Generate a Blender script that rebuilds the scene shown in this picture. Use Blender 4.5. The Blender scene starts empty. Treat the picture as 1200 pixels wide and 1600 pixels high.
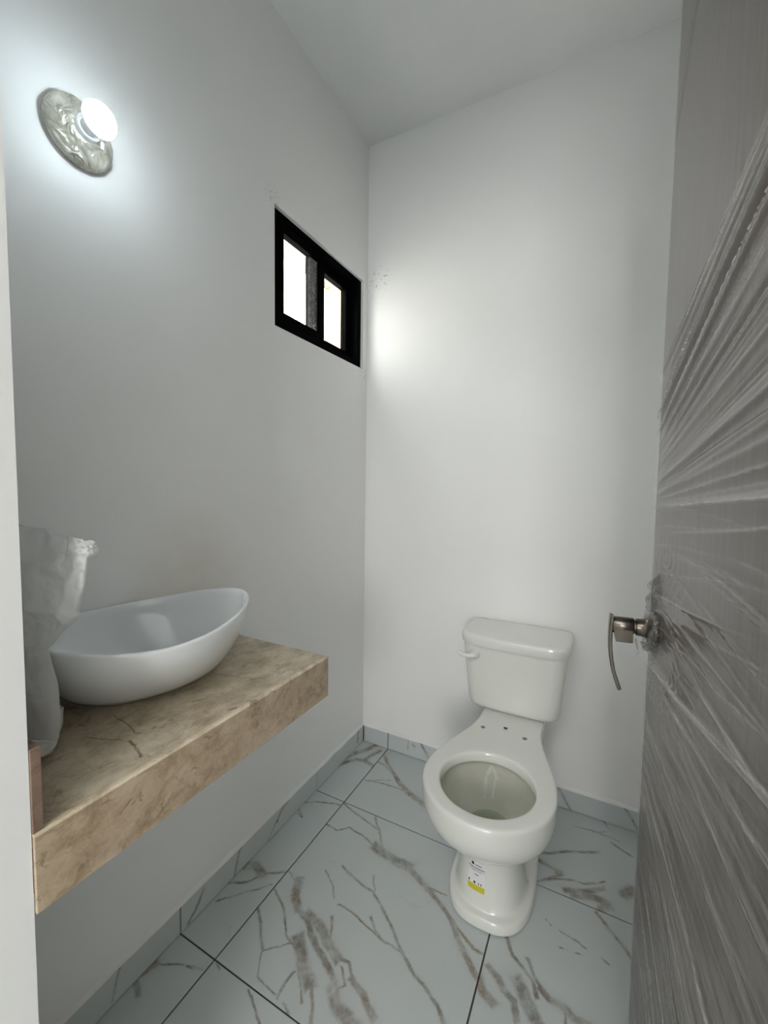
import bpy, bmesh, math, random
import numpy as np
from mathutils import Vector, Matrix, noise

random.seed(7)
C = bpy.context.scene.collection
scene = bpy.context.scene

# ------------------------------------------------------------------ camera
def set_camera():
    yaw, pitch, roll = math.radians(27.3839), math.radians(3.5334), math.radians(0.7818)
    fwd = Vector((-math.sin(yaw)*math.cos(pitch), math.cos(yaw)*math.cos(pitch), -math.sin(pitch)))
    rt = Vector((math.cos(yaw), math.sin(yaw), 0)); up = rt.cross(fwd)
    rt, up = rt*math.cos(roll)+up*math.sin(roll), up*math.cos(roll)-rt*math.sin(roll)
    cd = bpy.data.cameras.new('camera'); co = bpy.data.objects.new('camera', cd); C.objects.link(co)
    m = Matrix((rt, up, -fwd)).transposed().to_4x4(); m.translation = (0.95594, -1.65901, 1.2)
    co.matrix_world = m
    cd.sensor_fit = 'HORIZONTAL'; cd.sensor_width = 36; cd.lens = 653.233*36/1200; cd.clip_start = .02
    scene.camera = co
set_camera()

# ------------------------------------------------------------------ world and lights
W = bpy.data.worlds.new('daylight'); scene.world = W; W.use_nodes = True
bg = W.node_tree.nodes['Background']; bg.inputs[0].default_value = (1.0, 1.0, 0.99, 1); bg.inputs[1].default_value = 7.2

def sun_light():
    l = bpy.data.lights.new('sun', 'SUN'); l.energy = 6; l.angle = math.radians(.6); l.color = (1, .96, .88)
    o = bpy.data.objects.new('sun', l); C.objects.link(o)
    o.rotation_euler = Vector((.62, -.25, .9)).to_track_quat('Z', 'Y').to_euler()
sun_light()
HALL_E = 12
def area(name, loc, target, sx, sy, e, col):
    l = bpy.data.lights.new(name, 'AREA'); l.shape = 'RECTANGLE'; l.size = sx; l.size_y = sy; l.energy = e; l.color = col
    o = bpy.data.objects.new(name, l); C.objects.link(o); o.location = loc
    o.rotation_euler = (Vector(loc)-Vector(target)).to_track_quat('Z', 'Y').to_euler()
    return o
area('hall_fill_light', (.75, -2.9, 2.6), (.75, -2.9, 0), 1.2, 1.2, HALL_E, (1.0, .965, .94))  # added fill lamp in the unseen hall, brightens the room through the doorway
def portal(name, loc, direction, sx, sy):
    l = bpy.data.lights.new(name, 'AREA'); l.shape = 'RECTANGLE'; l.size = sx; l.size_y = sy; l.cycles.is_portal = True
    o = bpy.data.objects.new(name, l); C.objects.link(o); o.location = loc
    o.rotation_euler = (-Vector(direction)).to_track_quat('Z', 'Y').to_euler()
portal('hall_opening_portal', (1.5, -4.42, 1.45), (0, 1, 0), .8, 1.5)  # guides daylight sampling through the opening added in the hall wall
portal('window_daylight_portal', (-.13, -.3165, 1.9025), (1, 0, 0), .40, .58)
vs = scene.view_settings
scene.display_settings.display_device = 'sRGB'
vs.view_transform = 'Standard'; vs.look = 'None'; vs.gamma = 1; vs.use_curve_mapping = False
vs.exposure = 0.95
BULB_STRENGTH = 46

# ------------------------------------------------------------------ material helpers
def new_mat(name):
    m = bpy.data.materials.new(name); m.use_nodes = True
    nt = m.node_tree; nt.nodes.clear()
    out = nt.nodes.new('ShaderNodeOutputMaterial'); b = nt.nodes.new('ShaderNodeBsdfPrincipled')
    nt.links.new(b.outputs[0], out.inputs[0])
    return m, nt, b, out
def N(nt, t, **kw):
    n = nt.nodes.new(t)
    for k, v in kw.items(): setattr(n, k, v)
    return n
def setin(n, d):
    for k, v in d.items(): n.inputs[k].default_value = v
def L(nt, a, b): nt.links.new(a, b)
def math_(nt, op, a, b=None, c=None, clamp=False):
    n = nt.nodes.new('ShaderNodeMath'); n.operation = op; n.use_clamp = clamp
    for i, v in enumerate((a, b, c)):
        if v is None: continue
        if isinstance(v, (int, float)): n.inputs[i].default_value = v
        else: nt.links.new(v, n.inputs[i])
    return n.outputs[0]
def coords(nt):
    t = nt.nodes.new('ShaderNodeTexCoord'); return t.outputs['Object']
def noise_(nt, vec, scale, detail=4, rough=.5, dist=0):
    n = nt.nodes.new('ShaderNodeTexNoise'); setin(n, {'Scale': scale, 'Detail': detail, 'Roughness': rough, 'Distortion': dist})
    if vec is not None: nt.links.new(vec, n.inputs['Vector'])
    return n
def ramp(nt, fac, stops, interp='LINEAR'):
    r = nt.nodes.new('ShaderNodeValToRGB'); r.color_ramp.interpolation = interp
    while len(r.color_ramp.elements) < len(stops): r.color_ramp.elements.new(.5)
    for e, (p, c) in zip(r.color_ramp.elements, stops):
        e.position = p; e.color = (*c, 1) if len(c) == 3 else c
    nt.links.new(fac, r.inputs[0]); return r.outputs[0]
def mix(nt, fac, a, b, typ='MIX'):
    n = nt.nodes.new('ShaderNodeMix'); n.data_type = 'RGBA'; n.blend_type = typ
    if isinstance(fac, (int, float)): n.inputs[0].default_value = fac
    else: nt.links.new(fac, n.inputs[0])
    for i, v in ((6, a), (7, b)):
        if isinstance(v, tuple): n.inputs[i].default_value = (*v, 1) if len(v) == 3 else v
        else: nt.links.new(v, n.inputs[i])
    return n.outputs[2]
def bump(nt, b, h, strength, dist=.01):
    n = nt.nodes.new('ShaderNodeBump'); n.inputs['Strength'].default_value = strength; n.inputs['Distance'].default_value = dist
    nt.links.new(h, n.inputs['Height']); nt.links.new(n.outputs[0], b.inputs['Normal'])
def simple(name, col, rough=.5, metal=0, spec=.5, bmp=None, var=0):
    m, nt, b, o = new_mat(name)
    setin(b, {'Base Color': (*col, 1), 'Roughness': rough, 'Metallic': metal, 'Specular IOR Level': spec})
    co = coords(nt)
    nn = noise_(nt, co, 14, 4)
    if var:
        c = ramp(nt, nn.outputs[0], [(.25, tuple(x*(1-var) for x in col)), (.75, tuple(min(1, x*(1+var)) for x in col))])
        L(nt, c, b.inputs['Base Color'])
    if bmp: bump(nt, b, noise_(nt, co, bmp[0], 4).outputs[0], bmp[1], bmp[2] if len(bmp) > 2 else .002)
    return m

# node group: smooth distance to a line segment, minus half width -> running minimum
def seg_group():
    g = bpy.data.node_groups.new('vein_segment', 'ShaderNodeTree')
    for nm, ty, io in (('P', 'NodeSocketVector', 'INPUT'), ('A', 'NodeSocketVector', 'INPUT'), ('D', 'NodeSocketVector', 'INPUT'),
                       ('InvDD', 'NodeSocketFloat', 'INPUT'), ('InvW', 'NodeSocketFloat', 'INPUT'), ('Prev', 'NodeSocketFloat', 'INPUT'),
                       ('Min', 'NodeSocketFloat', 'OUTPUT')):
        g.interface.new_socket(nm, in_out=io, socket_type=ty)
    i = g.nodes.new('NodeGroupInput'); o = g.nodes.new('NodeGroupOutput')
    def vm(op): n = g.nodes.new('ShaderNodeVectorMath'); n.operation = op; return n
    s = vm('SUBTRACT'); g.links.new(i.outputs['P'], s.inputs[0]); g.links.new(i.outputs['A'], s.inputs[1])
    d = vm('DOT_PRODUCT'); g.links.new(s.outputs[0], d.inputs[0]); g.links.new(i.outputs['D'], d.inputs[1])
    t = g.nodes.new('ShaderNodeMath'); t.operation = 'MULTIPLY'; t.use_clamp = True
    g.links.new(d.outputs['Value'], t.inputs[0]); g.links.new(i.outputs['InvDD'], t.inputs[1])
    sc = vm('SCALE'); g.links.new(i.outputs['D'], sc.inputs[0]); g.links.new(t.outputs[0], sc.inputs['Scale'])
    di = vm('DISTANCE'); g.links.new(s.outputs[0], di.inputs[0]); g.links.new(sc.outputs[0], di.inputs[1])
    m = g.nodes.new('ShaderNodeMath'); m.operation = 'MULTIPLY'; g.links.new(di.outputs['Value'], m.inputs[0]); g.links.new(i.outputs['InvW'], m.inputs[1])
    mn = g.nodes.new('ShaderNodeMath'); mn.operation = 'MINIMUM'; g.links.new(m.outputs[0], mn.inputs[0]); g.links.new(i.outputs['Prev'], mn.inputs[1])
    g.links.new(mn.outputs[0], o.inputs[0]); return g
SEG = seg_group()
def polyline_field(nt, P, lines):
    """lines: list of (points3d, width). returns normalised distance (0 on the line, 1 at its width)."""
    prev = None
    simple_, curved = [], []
    for pts, w in lines:
        if len(pts) >= 3 and len(lines) > 8:
            # split where the line doubles back along its own chord
            run = [Vector(pts[0])]; todo = [Vector(p) for p in pts[1:]]
            d0 = None
            while todo:
                q = todo.pop(0)
                cand = run+[q]; ch = (cand[-1]-cand[0]); 
                if len(cand) > 2 and any((cand[i+1]-cand[i]).dot(ch) <= .12*(cand[i+1]-cand[i]).length*ch.length for i in range(len(cand)-1)):
                    (curved if len(run) > 2 else simple_).append((run, w)); run = [run[-1], q]
                else: run = cand
            (curved if len(run) > 2 else simple_).append((run, w))
        else: simple_.append((pts, w))
    for run, w in curved:
        A, B = run[0], run[-1]; Lc = (B-A).length; d = (B-A)/Lc
        ax = min(range(3), key=lambda i: max(p[i] for p in run)-min(p[i] for p in run))
        nv = Vector((0, 0, 0)); nv[ax] = 1; q = nv.cross(d).normalized()
        def dot(vec, off):
            n = nt.nodes.new('ShaderNodeVectorMath'); n.operation = 'DOT_PRODUCT'; L(nt, P, n.inputs[0]); n.inputs[1].default_value = vec
            return math_(nt, 'SUBTRACT', n.outputs['Value'], off)
        t = dot(d/Lc, A.dot(d)/Lc); off = dot(q, A.dot(q))
        R_ = max(abs((p-A).dot(q)) for p in run)*2.2+1e-4
        fc = nt.nodes.new('ShaderNodeFloatCurve'); L(nt, t, fc.inputs['Value']); cu = fc.mapping.curves[0]
        co_ = [((p-A).dot(d)/Lc, .5+(p-A).dot(q)/R_) for p in run]
        cu.points[0].location = co_[0]; cu.points[1].location = co_[-1]
        for c_ in co_[1:-1]: cu.points.new(*c_)
        for p_ in cu.points: p_.handle_type = 'VECTOR'
        fc.mapping.update()
        c0 = math_(nt, 'MULTIPLY_ADD', fc.outputs[0], R_, -.5*R_)
        ds = math_(nt, 'DIVIDE', math_(nt, 'ABSOLUTE', math_(nt, 'SUBTRACT', off, c0)), w*1.12)
        e = math_(nt, 'MULTIPLY_ADD', math_(nt, 'ABSOLUTE', math_(nt, 'SUBTRACT', t, .5)), Lc/w, -.5*Lc/w)
        ds = math_(nt, 'MAXIMUM', ds, e)
        prev = ds if prev is None else math_(nt, 'MINIMUM', ds, prev)
    for pts, w in simple_:
        for a, b in zip(pts[:-1], pts[1:]):
            a, b = Vector(a), Vector(b); d = b-a
            if d.length < 1e-4: continue
            n = nt.nodes.new('ShaderNodeGroup'); n.node_tree = SEG
            L(nt, P, n.inputs['P']); n.inputs['A'].default_value = a; n.inputs['D'].default_value = d
            n.inputs['InvDD'].default_value = 1/d.length_squared; n.inputs['InvW'].default_value = 1/w
            if prev is None: n.inputs['Prev'].default_value = 99
            else: L(nt, prev, n.inputs['Prev'])
            prev = n.outputs[0]
    return prev
def warped(nt, P, scale, amt):
    n = noise_(nt, P, scale, 5, .65)
    v = nt.nodes.new('ShaderNodeVectorMath'); v.operation = 'SUBTRACT'; L(nt, n.outputs['Color'], v.inputs[0]); v.inputs[1].default_value = (.5, .5, .5)
    s = nt.nodes.new('ShaderNodeVectorMath'); s.operation = 'SCALE'; L(nt, v.outputs[0], s.inputs[0]); s.inputs['Scale'].default_value = amt
    a = nt.nodes.new('ShaderNodeVectorMath'); a.operation = 'ADD'; L(nt, P, a.inputs[0]); L(nt, s.outputs[0], a.inputs[1])
    return a.outputs[0]

TILE_COL = (.545, .59, .585)
def tile_mat(name, lines, soft=1.0):
    m, nt, b, o = new_mat(name)
    P = coords(nt); Pw = warped(nt, warped(nt, P, 14, .020), 55, .007)
    base = ramp(nt, noise_(nt, P, 3, 3).outputs[0], [(.3, tuple(c*.97 for c in TILE_COL)), (.7, tuple(c*1.03 for c in TILE_COL))])
    col = base
    if lines:
        f = polyline_field(nt, Pw, lines)
        core = math_(nt, 'SUBTRACT', 1.0, f, clamp=True)
        halo = math_(nt, 'SUBTRACT', 1.0, math_(nt, 'MULTIPLY', f, .36), clamp=True)
        st = noise_(nt, P, 22, 5, .7)
        cv = math_(nt, 'MULTIPLY', math_(nt, 'MULTIPLY', core, 1.9, clamp=True), math_(nt, 'MULTIPLY_ADD', st.outputs[0], 3.1, -.92, clamp=True), clamp=True)
        hv = math_(nt, 'MULTIPLY', math_(nt, 'POWER', halo, 2.0), math_(nt, 'MULTIPLY_ADD', noise_(nt, P, 13, 4).outputs[0], 1.6, -.42, clamp=True), clamp=True)
        col = mix(nt, math_(nt, 'MULTIPLY', hv, .8), col, (.38, .37, .335))
        vc = ramp(nt, noise_(nt, P, 9, 3).outputs[0], [(.35, (.21, .20, .175)), (.62, (.27, .22, .165))])
        col = mix(nt, math_(nt, 'MULTIPLY', cv, .95), col, vc)
    # faint wisps
    w = noise_(nt, warped(nt, P, 3, .25), 5, 3, .5)
    wf = math_(nt, 'SUBTRACT', 1.0, math_(nt, 'MULTIPLY', math_(nt, 'ABSOLUTE', math_(nt, 'SUBTRACT', w.outputs[0], .5)), 70), clamp=True)
    wm = math_(nt, 'MULTIPLY', wf, math_(nt, 'MULTIPLY_ADD', noise_(nt, P, 4.3, 3).outputs[0], 4, -2.3, clamp=True), clamp=True)
    col = mix(nt, math_(nt, 'MULTIPLY', wm, .35), col, (.36, .35, .31))
    L(nt, col, b.inputs['Base Color']); setin(b, {'Roughness': .22, 'Specular IOR Level': .45})
    bump(nt, b, noise_(nt, P, 4, 2).outputs[0], .05, .01)
    return m

# ------------------------------------------------------------------ mesh helpers
def link(name, me, mat=None, parent=None):
    o = bpy.data.objects.new(name, me); C.objects.link(o)
    if mat is not None: me.materials.append(mat)
    if parent is not None: o.parent = parent
    return o
def obj(name, bm, mat=None, parent=None, smooth=False, loc=None):
    me = bpy.data.meshes.new(name); bmesh.ops.recalc_face_normals(bm, faces=bm.faces[:]); bm.to_mesh(me); bm.free()
    if smooth:
        for p in me.polygons: p.use_smooth = True
    o = link(name, me, mat, parent)
    return o
def empty(name, loc=(0, 0, 0), label=None, cat=None, kind=None, group=None):
    o = bpy.data.objects.new(name, None); C.objects.link(o); o.location = loc; o.empty_display_size = .05
    tag(o, label, cat, kind, group); return o
def tag(o, label=None, cat=None, kind=None, group=None):
    if label: o['label'] = label
    if cat: o['category'] = cat
    if kind: o['kind'] = kind
    if group: o['group'] = group
    return o
def box(bm, x0, x1, y0, y1, z0, z1, bev=0):
    vs_ = [bm.verts.new((x, y, z)) for x in (x0, x1) for y in (y0, y1) for z in (z0, z1)]
    f = [(0, 1, 3, 2), (4, 6, 7, 5), (0, 4, 5, 1), (2, 3, 7, 6), (0, 2, 6, 4), (1, 5, 7, 3)]
    fs = [bm.faces.new([vs_[i] for i in q]) for q in f]
    if bev:
        es = list({e for q in fs for e in q.edges})
        bmesh.ops.bevel(bm, geom=es, offset=bev, segments=2, affect='EDGES', profile=.5)
def boxobj(name, x0, x1, y0, y1, z0, z1, mat, parent=None, bev=0):
    bm = bmesh.new(); box(bm, x0, x1, y0, y1, z0, z1, bev); return obj(name, bm, mat, parent)
def loft(rings, close_start=True, close_end=True):
    bm = bmesh.new(); R = [[bm.verts.new(p) for p in r] for r in rings]
    n = len(rings[0])
    for a, b in zip(R[:-1], R[1:]):
        for i in range(n): bm.faces.new((a[i], a[(i+1) % n], b[(i+1) % n], b[i]))
    if close_start: bm.faces.new(R[0])
    if close_end: bm.faces.new(list(reversed(R[-1])))
    return bm
def lathe(profile, axis_o, axis_d, n=48, cs=True, ce=True):
    d = Vector(axis_d).normalized(); u = d.orthogonal().normalized(); v = d.cross(u)
    return loft([[Vector(axis_o)+d*h+(u*math.cos(2*math.pi*k/n)+v*math.sin(2*math.pi*k/n))*max(r, 1e-5) for k in range(n)] for r, h in profile], cs, ce)
def sharp(o, ang=35):
    me = o.data
    for p in me.polygons: p.use_smooth = True
    try: me.set_sharp_from_angle(angle=math.radians(ang))
    except Exception: pass
    return o
def subsurf(o, lv=1):
    m = o.modifiers.new('smooth', 'SUBSURF'); m.levels = lv; m.render_levels = lv

# ------------------------------------------------------------------ materials
def wall_mat(name, stain=False, beige_patch=False):
    m, nt, b, o = new_mat(name); P = coords(nt)
    base = ramp(nt, noise_(nt, P, 1.7, 4).outputs[0], [(.3, (.845, .845, .83)), (.7, (.88, .88, .867))])
    col = base
    def near(c, r):
        v = nt.nodes.new('ShaderNodeVectorMath'); v.operation = 'DISTANCE'; L(nt, P, v.inputs[0]); v.inputs[1].default_value = c
        return math_(nt, 'SUBTRACT', 1.0, math_(nt, 'DIVIDE', v.outputs['Value'], r), clamp=True)
    if stain:
        for c, r, sc, th, k in stain:
            n = noise_(nt, P, sc, 6, .75)
            f = math_(nt, 'MULTIPLY', math_(nt, 'MULTIPLY_ADD', n.outputs[0], 14, -14*th, clamp=True), math_(nt, 'MULTIPLY', near(c, r), 1.6, clamp=True), clamp=True)
            col = mix(nt, math_(nt, 'MULTIPLY', f, k), col, (.16, .15, .14))
    if beige_patch:
        f = math_(nt, 'MULTIPLY', near((0, -.92, .96), .20), noise_(nt, P, 12, 4).outputs[0])  # beige tint on the wall above the basin
        col = mix(nt, math_(nt, 'MULTIPLY', f, .75, clamp=True), col, (.62, .56, .40))
    # tiny paint specks
    sp = noise_(nt, P, 46, 2, .5)
    f = math_(nt, 'MULTIPLY_ADD', sp.outputs[0], 30, -30*.80, clamp=True)
    col = mix(nt, math_(nt, 'MULTIPLY', f, .5), col, (.35, .34, .33))
    L(nt, col, b.inputs['Base Color']); setin(b, {'Roughness': .55, 'Specular IOR Level': .3})
    h = nt.nodes.new('ShaderNodeMath'); h.operation = 'MULTIPLY_ADD'
    L(nt, noise_(nt, P, 160, 3).outputs[0], h.inputs[0]); h.inputs[1].default_value = .25; L(nt, noise_(nt, P, 9, 3).outputs[0], h.inputs[2])
    bump(nt, b, h.outputs[0], .12, .004)
    return m
M_wall = wall_mat('white_wall_paint')
M_left = wall_mat('white_wall_paint_left', stain=[((0, -.605, 2.11), .045, 90, .52, .35), ((0, -.035, 1.70), .05, 90, .56, .8)], beige_patch=True)
M_back = wall_mat('white_wall_paint_back', stain=[((.055, 0, 2.10), .075, 75, .56, .9), ((.02, 0, 2.05), .09, 110, .58, .7), ((.04, 0, 1.74), .05, 100, .60, .8), ((.36, 0, 1.17), .05, 60, .66, .5)])
M_ceil = simple('ceiling_paint', (.80, .805, .80), .7, bmp=(60, .08, .003), var=.015)
M_grout = simple('dark_grout', (.085, .065, .05), .9, bmp=(200, .3, .001), var=.2)
M_caulk = simple('plaster_bead', (.80, .80, .78), .7, bmp=(70, .6, .004), var=.03)
M_blackal = simple('black_aluminium', (.002, .002, .002), .6, spec=.01)
M_cream = simple('cream_plaster', (.24, .18, .085), .8, bmp=(40, .3, .004), var=.05)
M_outwall = simple('sunlit_white_plaster', (.85, .83, .79), .85, bmp=(40, .3, .004), var=.03)
M_ground = simple('concrete', (.45, .43, .40), .9, bmp=(40, .3, .004), var=.1)

# ------------------------------------------------------------------ room shell
RX, FY, FT, CZ = 1.24, -1.44, -1.59, 2.673     # right wall x, front wall faces y, ceiling height
JX, HX, DH = .396, 1.125, 2.12                 # doorway from JX to HX, head height
def struct(o, label): return tag(o, label, kind='structure')

# window opening
WY0, WY1, WZ0, WZ1 = -.597, -.036, 1.714, 2.091
bm = bmesh.new()
box(bm, -.10, 0, FT, WY0, 0, CZ); box(bm, -.10, 0, WY1, .15, 0, CZ)
box(bm, -.10, 0, WY0, WY1, 0, WZ0); box(bm, -.10, 0, WY0, WY1, WZ1, CZ)
box(bm, -.15, -.10, FT, WY0, 0, CZ); box(bm, -.15, -.10, .12, .15, 0, CZ)
box(bm, -.15, -.10, WY0, .12, 0, WZ0); box(bm, -.15, -.10, WY0, .12, 2.22, CZ)
struct(obj('wall_left', bm, M_left), 'white painted plaster wall that holds the small window and the lamp')
struct(boxobj('wall_back', 0, RX, 0, .15, 0, CZ, M_back), 'white plaster wall behind the toilet with scuffs by the window')
struct(boxobj('wall_right', RX, RX+.15, FT, .15, 0, CZ, M_wall), 'white wall hidden behind the open door')
bm = bmesh.new()
box(bm, 0, JX, FT, FY, 0, CZ, 0); box(bm, HX, RX, FT, FY, 0, CZ); box(bm, JX, HX, FT, FY, DH, CZ)
struct(obj('wall_front', bm, M_wall), 'white doorway wall whose reveal edges the picture on the left')
struct(boxobj('ceiling', -.15, RX+.15, FT, .15, CZ, CZ+.15, M_ceil), 'plain pale grey-white flat ceiling')
# hall outside the doorway
bm = bmesh.new()
box(bm, -1.1, -.95, -4.4, FT, 0, CZ); box(bm, 2.4, 2.55, -4.4, FT, 0, CZ); box(bm, -.95, -.15, FT-.0, FT+.15, 0, CZ); box(bm, RX+.15, 2.4, FT, FT+.15, 0, CZ)
box(bm, -.95, 1.1, -4.55, -4.4, 0, CZ); box(bm, 1.9, 2.4, -4.55, -4.4, 0, CZ); box(bm, 1.1, 1.9, -4.55, -4.4, 0, .7); box(bm, 1.1, 1.9, -4.55, -4.4, 2.2, CZ)  # far wall with an added opening, sized to let daylight reach the bathroom
struct(obj('wall_hall', bm, M_wall), 'white walls of the hall outside the doorway')
struct(boxobj('ceiling_hall', -1.1, 2.55, -4.55, FT, CZ, CZ+.15, M_ceil), 'white ceiling of the hall outside')

# floor: slab + tiles
floor = struct(boxobj('floor', -1.1, 2.55, -4.55, .15, -.12, -.0035, M_grout), 'pale marble-look porcelain floor with brown-grey veins and dark joints')
V = {}      # marble veins of each tile: polylines on the floor in metres, with half widths
V['22'] = [
 ([(0.1391,-0.4931,0.0),(0.1862,-0.4959,0.0),(0.2186,-0.4639,0.0),(0.2782,-0.4766,0.0),(0.3364,-0.4916,0.0)],0.00382),
 ([(0.3364,-0.4916,0.0),(0.3745,-0.5033,0.0),(0.4231,-0.508,0.0),(0.4594,-0.5056,0.0)],0.01955),
 ([(0.4594,-0.5056,0.0),(0.5145,-0.533,0.0),(0.5565,-0.5522,0.0)],0.0115),
 ([(0.5565,-0.5522,0.0),(0.5962,-0.5704,0.0),(0.6383,-0.6015,0.0),(0.6784,-0.6531,0.0),(0.6662,-0.6362,0.0),(0.7051,-0.6746,0.0),(0.7312,-0.6984,0.0)],0.0092),
 ([(0.5558,-0.5415,0.0),(0.5977,-0.5375,0.0)],0.00425),
 ([(0.6234,-0.5939,0.0),(0.6758,-0.6215,0.0),(0.708,-0.6373,0.0),(0.7328,-0.6377,0.0)],0.0051),
 ([(0.2761,-0.381,0.0),(0.3173,-0.4334,0.0),(0.3551,-0.4815,0.0)],0.00467),
 ([(0.1348,-0.3757,0.0),(0.1976,-0.4009,0.0),(0.2584,-0.4126,0.0),(0.3043,-0.425,0.0)],0.0034),
 ([(0.2811,-0.6014,0.0),(0.3501,-0.625,0.0),(0.4046,-0.63,0.0),(0.4583,-0.6648,0.0),(0.5023,-0.6995,0.0),(0.5448,-0.7357,0.0)],0.00467),
 ([(0.5448,-0.7357,0.0),(0.5799,-0.7605,0.0),(0.6262,-0.7763,-0.0),(0.6679,-0.8009,0.0),(0.7045,-0.8329,0.0)],0.00552),
 ([(0.3782,-0.5822,0.0),(0.4102,-0.627,0.0)],0.00297),
 ([(0.3349,-0.7069,0.0),(0.3869,-0.7098,0.0),(0.4357,-0.7226,0.0),(0.4942,-0.734,0.0),(0.5424,-0.737,0.0)],0.0034),
 ([(0.4323,-0.6987,0.0),(0.4616,-0.7213,0.0),(0.5015,-0.7359,0.0)],0.00382),
 ([(0.1893,-0.7035,0.0),(0.2101,-0.7488,0.0),(0.2394,-0.7752,0.0)],0.01495),
 ([(0.2394,-0.7752,0.0),(0.2851,-0.7904,0.0),(0.3384,-0.8231,0.0),(0.3814,-0.8451,0.0),(0.4214,-0.8655,0.0)],0.01035),
 ([(0.2708,-0.7719,0.0),(0.3228,-0.783,0.0),(0.368,-0.8073,0.0),(0.4072,-0.8258,0.0)],0.01495),
 ([(0.4072,-0.8258,0.0),(0.4436,-0.8226,0.0),(0.4628,-0.8435,-0.0),(0.4856,-0.8511,0.0)],0.00595),
 ([(0.2923,-0.8359,0.0),(0.3368,-0.8742,0.0),(0.379,-0.9031,0.0)],0.01955),
 ([(0.328,-0.8843,0.0),(0.3869,-0.9414,0.0)],0.00425),
 ([(0.3381,-0.7491,0.0),(0.367,-0.796,0.0),(0.3942,-0.8162,0.0)],0.0051),
 ([(0.4362,-0.8871,0.0),(0.4635,-0.9097,0.0),(0.51,-0.9197,0.0)],0.0184),
 ([(0.4651,-0.8472,0.0),(0.5032,-0.8609,0.0),(0.5467,-0.8874,0.0)],0.01035),
 ([(0.3861,-0.9041,0.0),(0.4302,-0.9621,0.0)],0.00595),
 ([(0.4298,-0.8405,0.0),(0.4585,-0.8656,0.0),(0.4386,-0.8906,0.0)],0.0051),
 ([(0.1369,-0.6955,0.0),(0.183,-0.7108,0.0)],0.00425),
 ([(0.1446,-0.7619,0.0),(0.2048,-0.7937,0.0),(0.2579,-0.8423,0.0),(0.2957,-0.8574,0.0),(0.3273,-0.8793,0.0)],0.00382),
 ([(0.1296,-0.8203,0.0),(0.1796,-0.8595,0.0),(0.2287,-0.9045,0.0),(0.2517,-0.8809,0.0),(0.2809,-0.8567,0.0)],0.00467),
 ([(0.2293,-0.9097,-0.0),(0.2584,-0.9524,0.0),(0.3211,-0.9579,0.0)],0.00255),
 ([(0.3299,-0.899,0.0),(0.3246,-0.932,0.0),(0.3312,-0.9619,0.0)],0.00425),
 ([(0.2422,-0.6389,0.0),(0.2876,-0.6701,0.0),(0.3126,-0.7011,0.0)],0.00255),
 ([(0.3498,-0.9611,0.0),(0.3851,-0.9733,0.0)],0.0034),
]
V['12'] = [
 ([(0.0067,-0.8131,0.0),(0.0549,-0.7834,0.0),(0.0771,-0.7439,0.0),(0.1334,-0.7014,0.0)],0.0051),
 ([(0.0033,-0.7506,0.0),(0.0359,-0.7289,0.0),(0.0771,-0.7439,0.0)],0.0184),
 ([(0.0177,-0.8697,0.0),(0.0772,-0.8054,0.0),(0.1233,-0.7567,0.0)],0.00382),
 ([(-0.0038,-0.4507,0.0),(0.0726,-0.413,0.0),(0.1347,-0.3903,0.0)],0.00425),
 ([(0.0086,-0.4972,0.0),(0.0416,-0.5077,0.0),(-0.0009,-0.4732,0.0)],0.00425),
 ([(0.1506,-0.9573,0.0),(0.2265,-0.9592,0.0)],0.00255),
]
V['21'] = [
 ([(0.131,-0.0437,0.0),(0.1826,-0.0975,0.0),(0.2226,-0.1315,0.0),(0.302,-0.1973,0.0)],0.00978),
 ([(0.302,-0.1973,0.0),(0.3544,-0.2219,0.0),(0.4163,-0.2467,0.0)],0.0161),
 ([(0.1351,-0.2381,0.0),(0.1853,-0.2235,0.0),(0.2408,-0.2121,0.0),(0.3087,-0.2117,0.0)],0.0051),
 ([(0.1327,-0.1103,0.0),(0.1709,-0.111,0.0),(0.2145,-0.129,0.0)],0.0051),
 ([(0.146,-0.2335,0.0),(0.2392,-0.1829,0.0)],0.0034),
 ([(0.219,-0.1334,0.0),(0.2839,-0.1949,0.0)],0.0051),
]
V['11'] = [
 ([(-0.0038,-0.2132,0.0),(0.0169,-0.177,0.0),(0.0435,-0.1406,0.0),(0.0854,-0.1288,0.0),(0.1404,-0.1417,0.0)],0.0138),
 ([(0.0012,-0.1525,0.0),(0.021,-0.1037,0.0),(0.0525,-0.0632,0.0),(0.0778,-0.0091,0.0)],0.0161),
 ([(0.0826,-0.1156,0.0),(0.1132,-0.0379,0.0)],0.0115),
]
V['13'] = [
 ([(0.0042,-1.0796,0.0),(0.0127,-1.0505,0.0)],0.0138),
 ([(0.0127,-1.0505,0.0),(0.0458,-1.0328,0.0),(0.0876,-1.0168,0.0),(0.1268,-1.0042,0.0)],0.00425),
 ([(0.0,-1.0937,0.0),(0.0381,-1.1114,0.0)],0.0092),
]
V['23'] = [
 ([(0.2617,-0.98,0.0),(0.3047,-1.0031,0.0),(0.3422,-1.0254,0.0)],0.00425),
 ([(0.1393,-0.9742,0.0),(0.1638,-0.9823,0.0)],0.00255),
]
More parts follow.
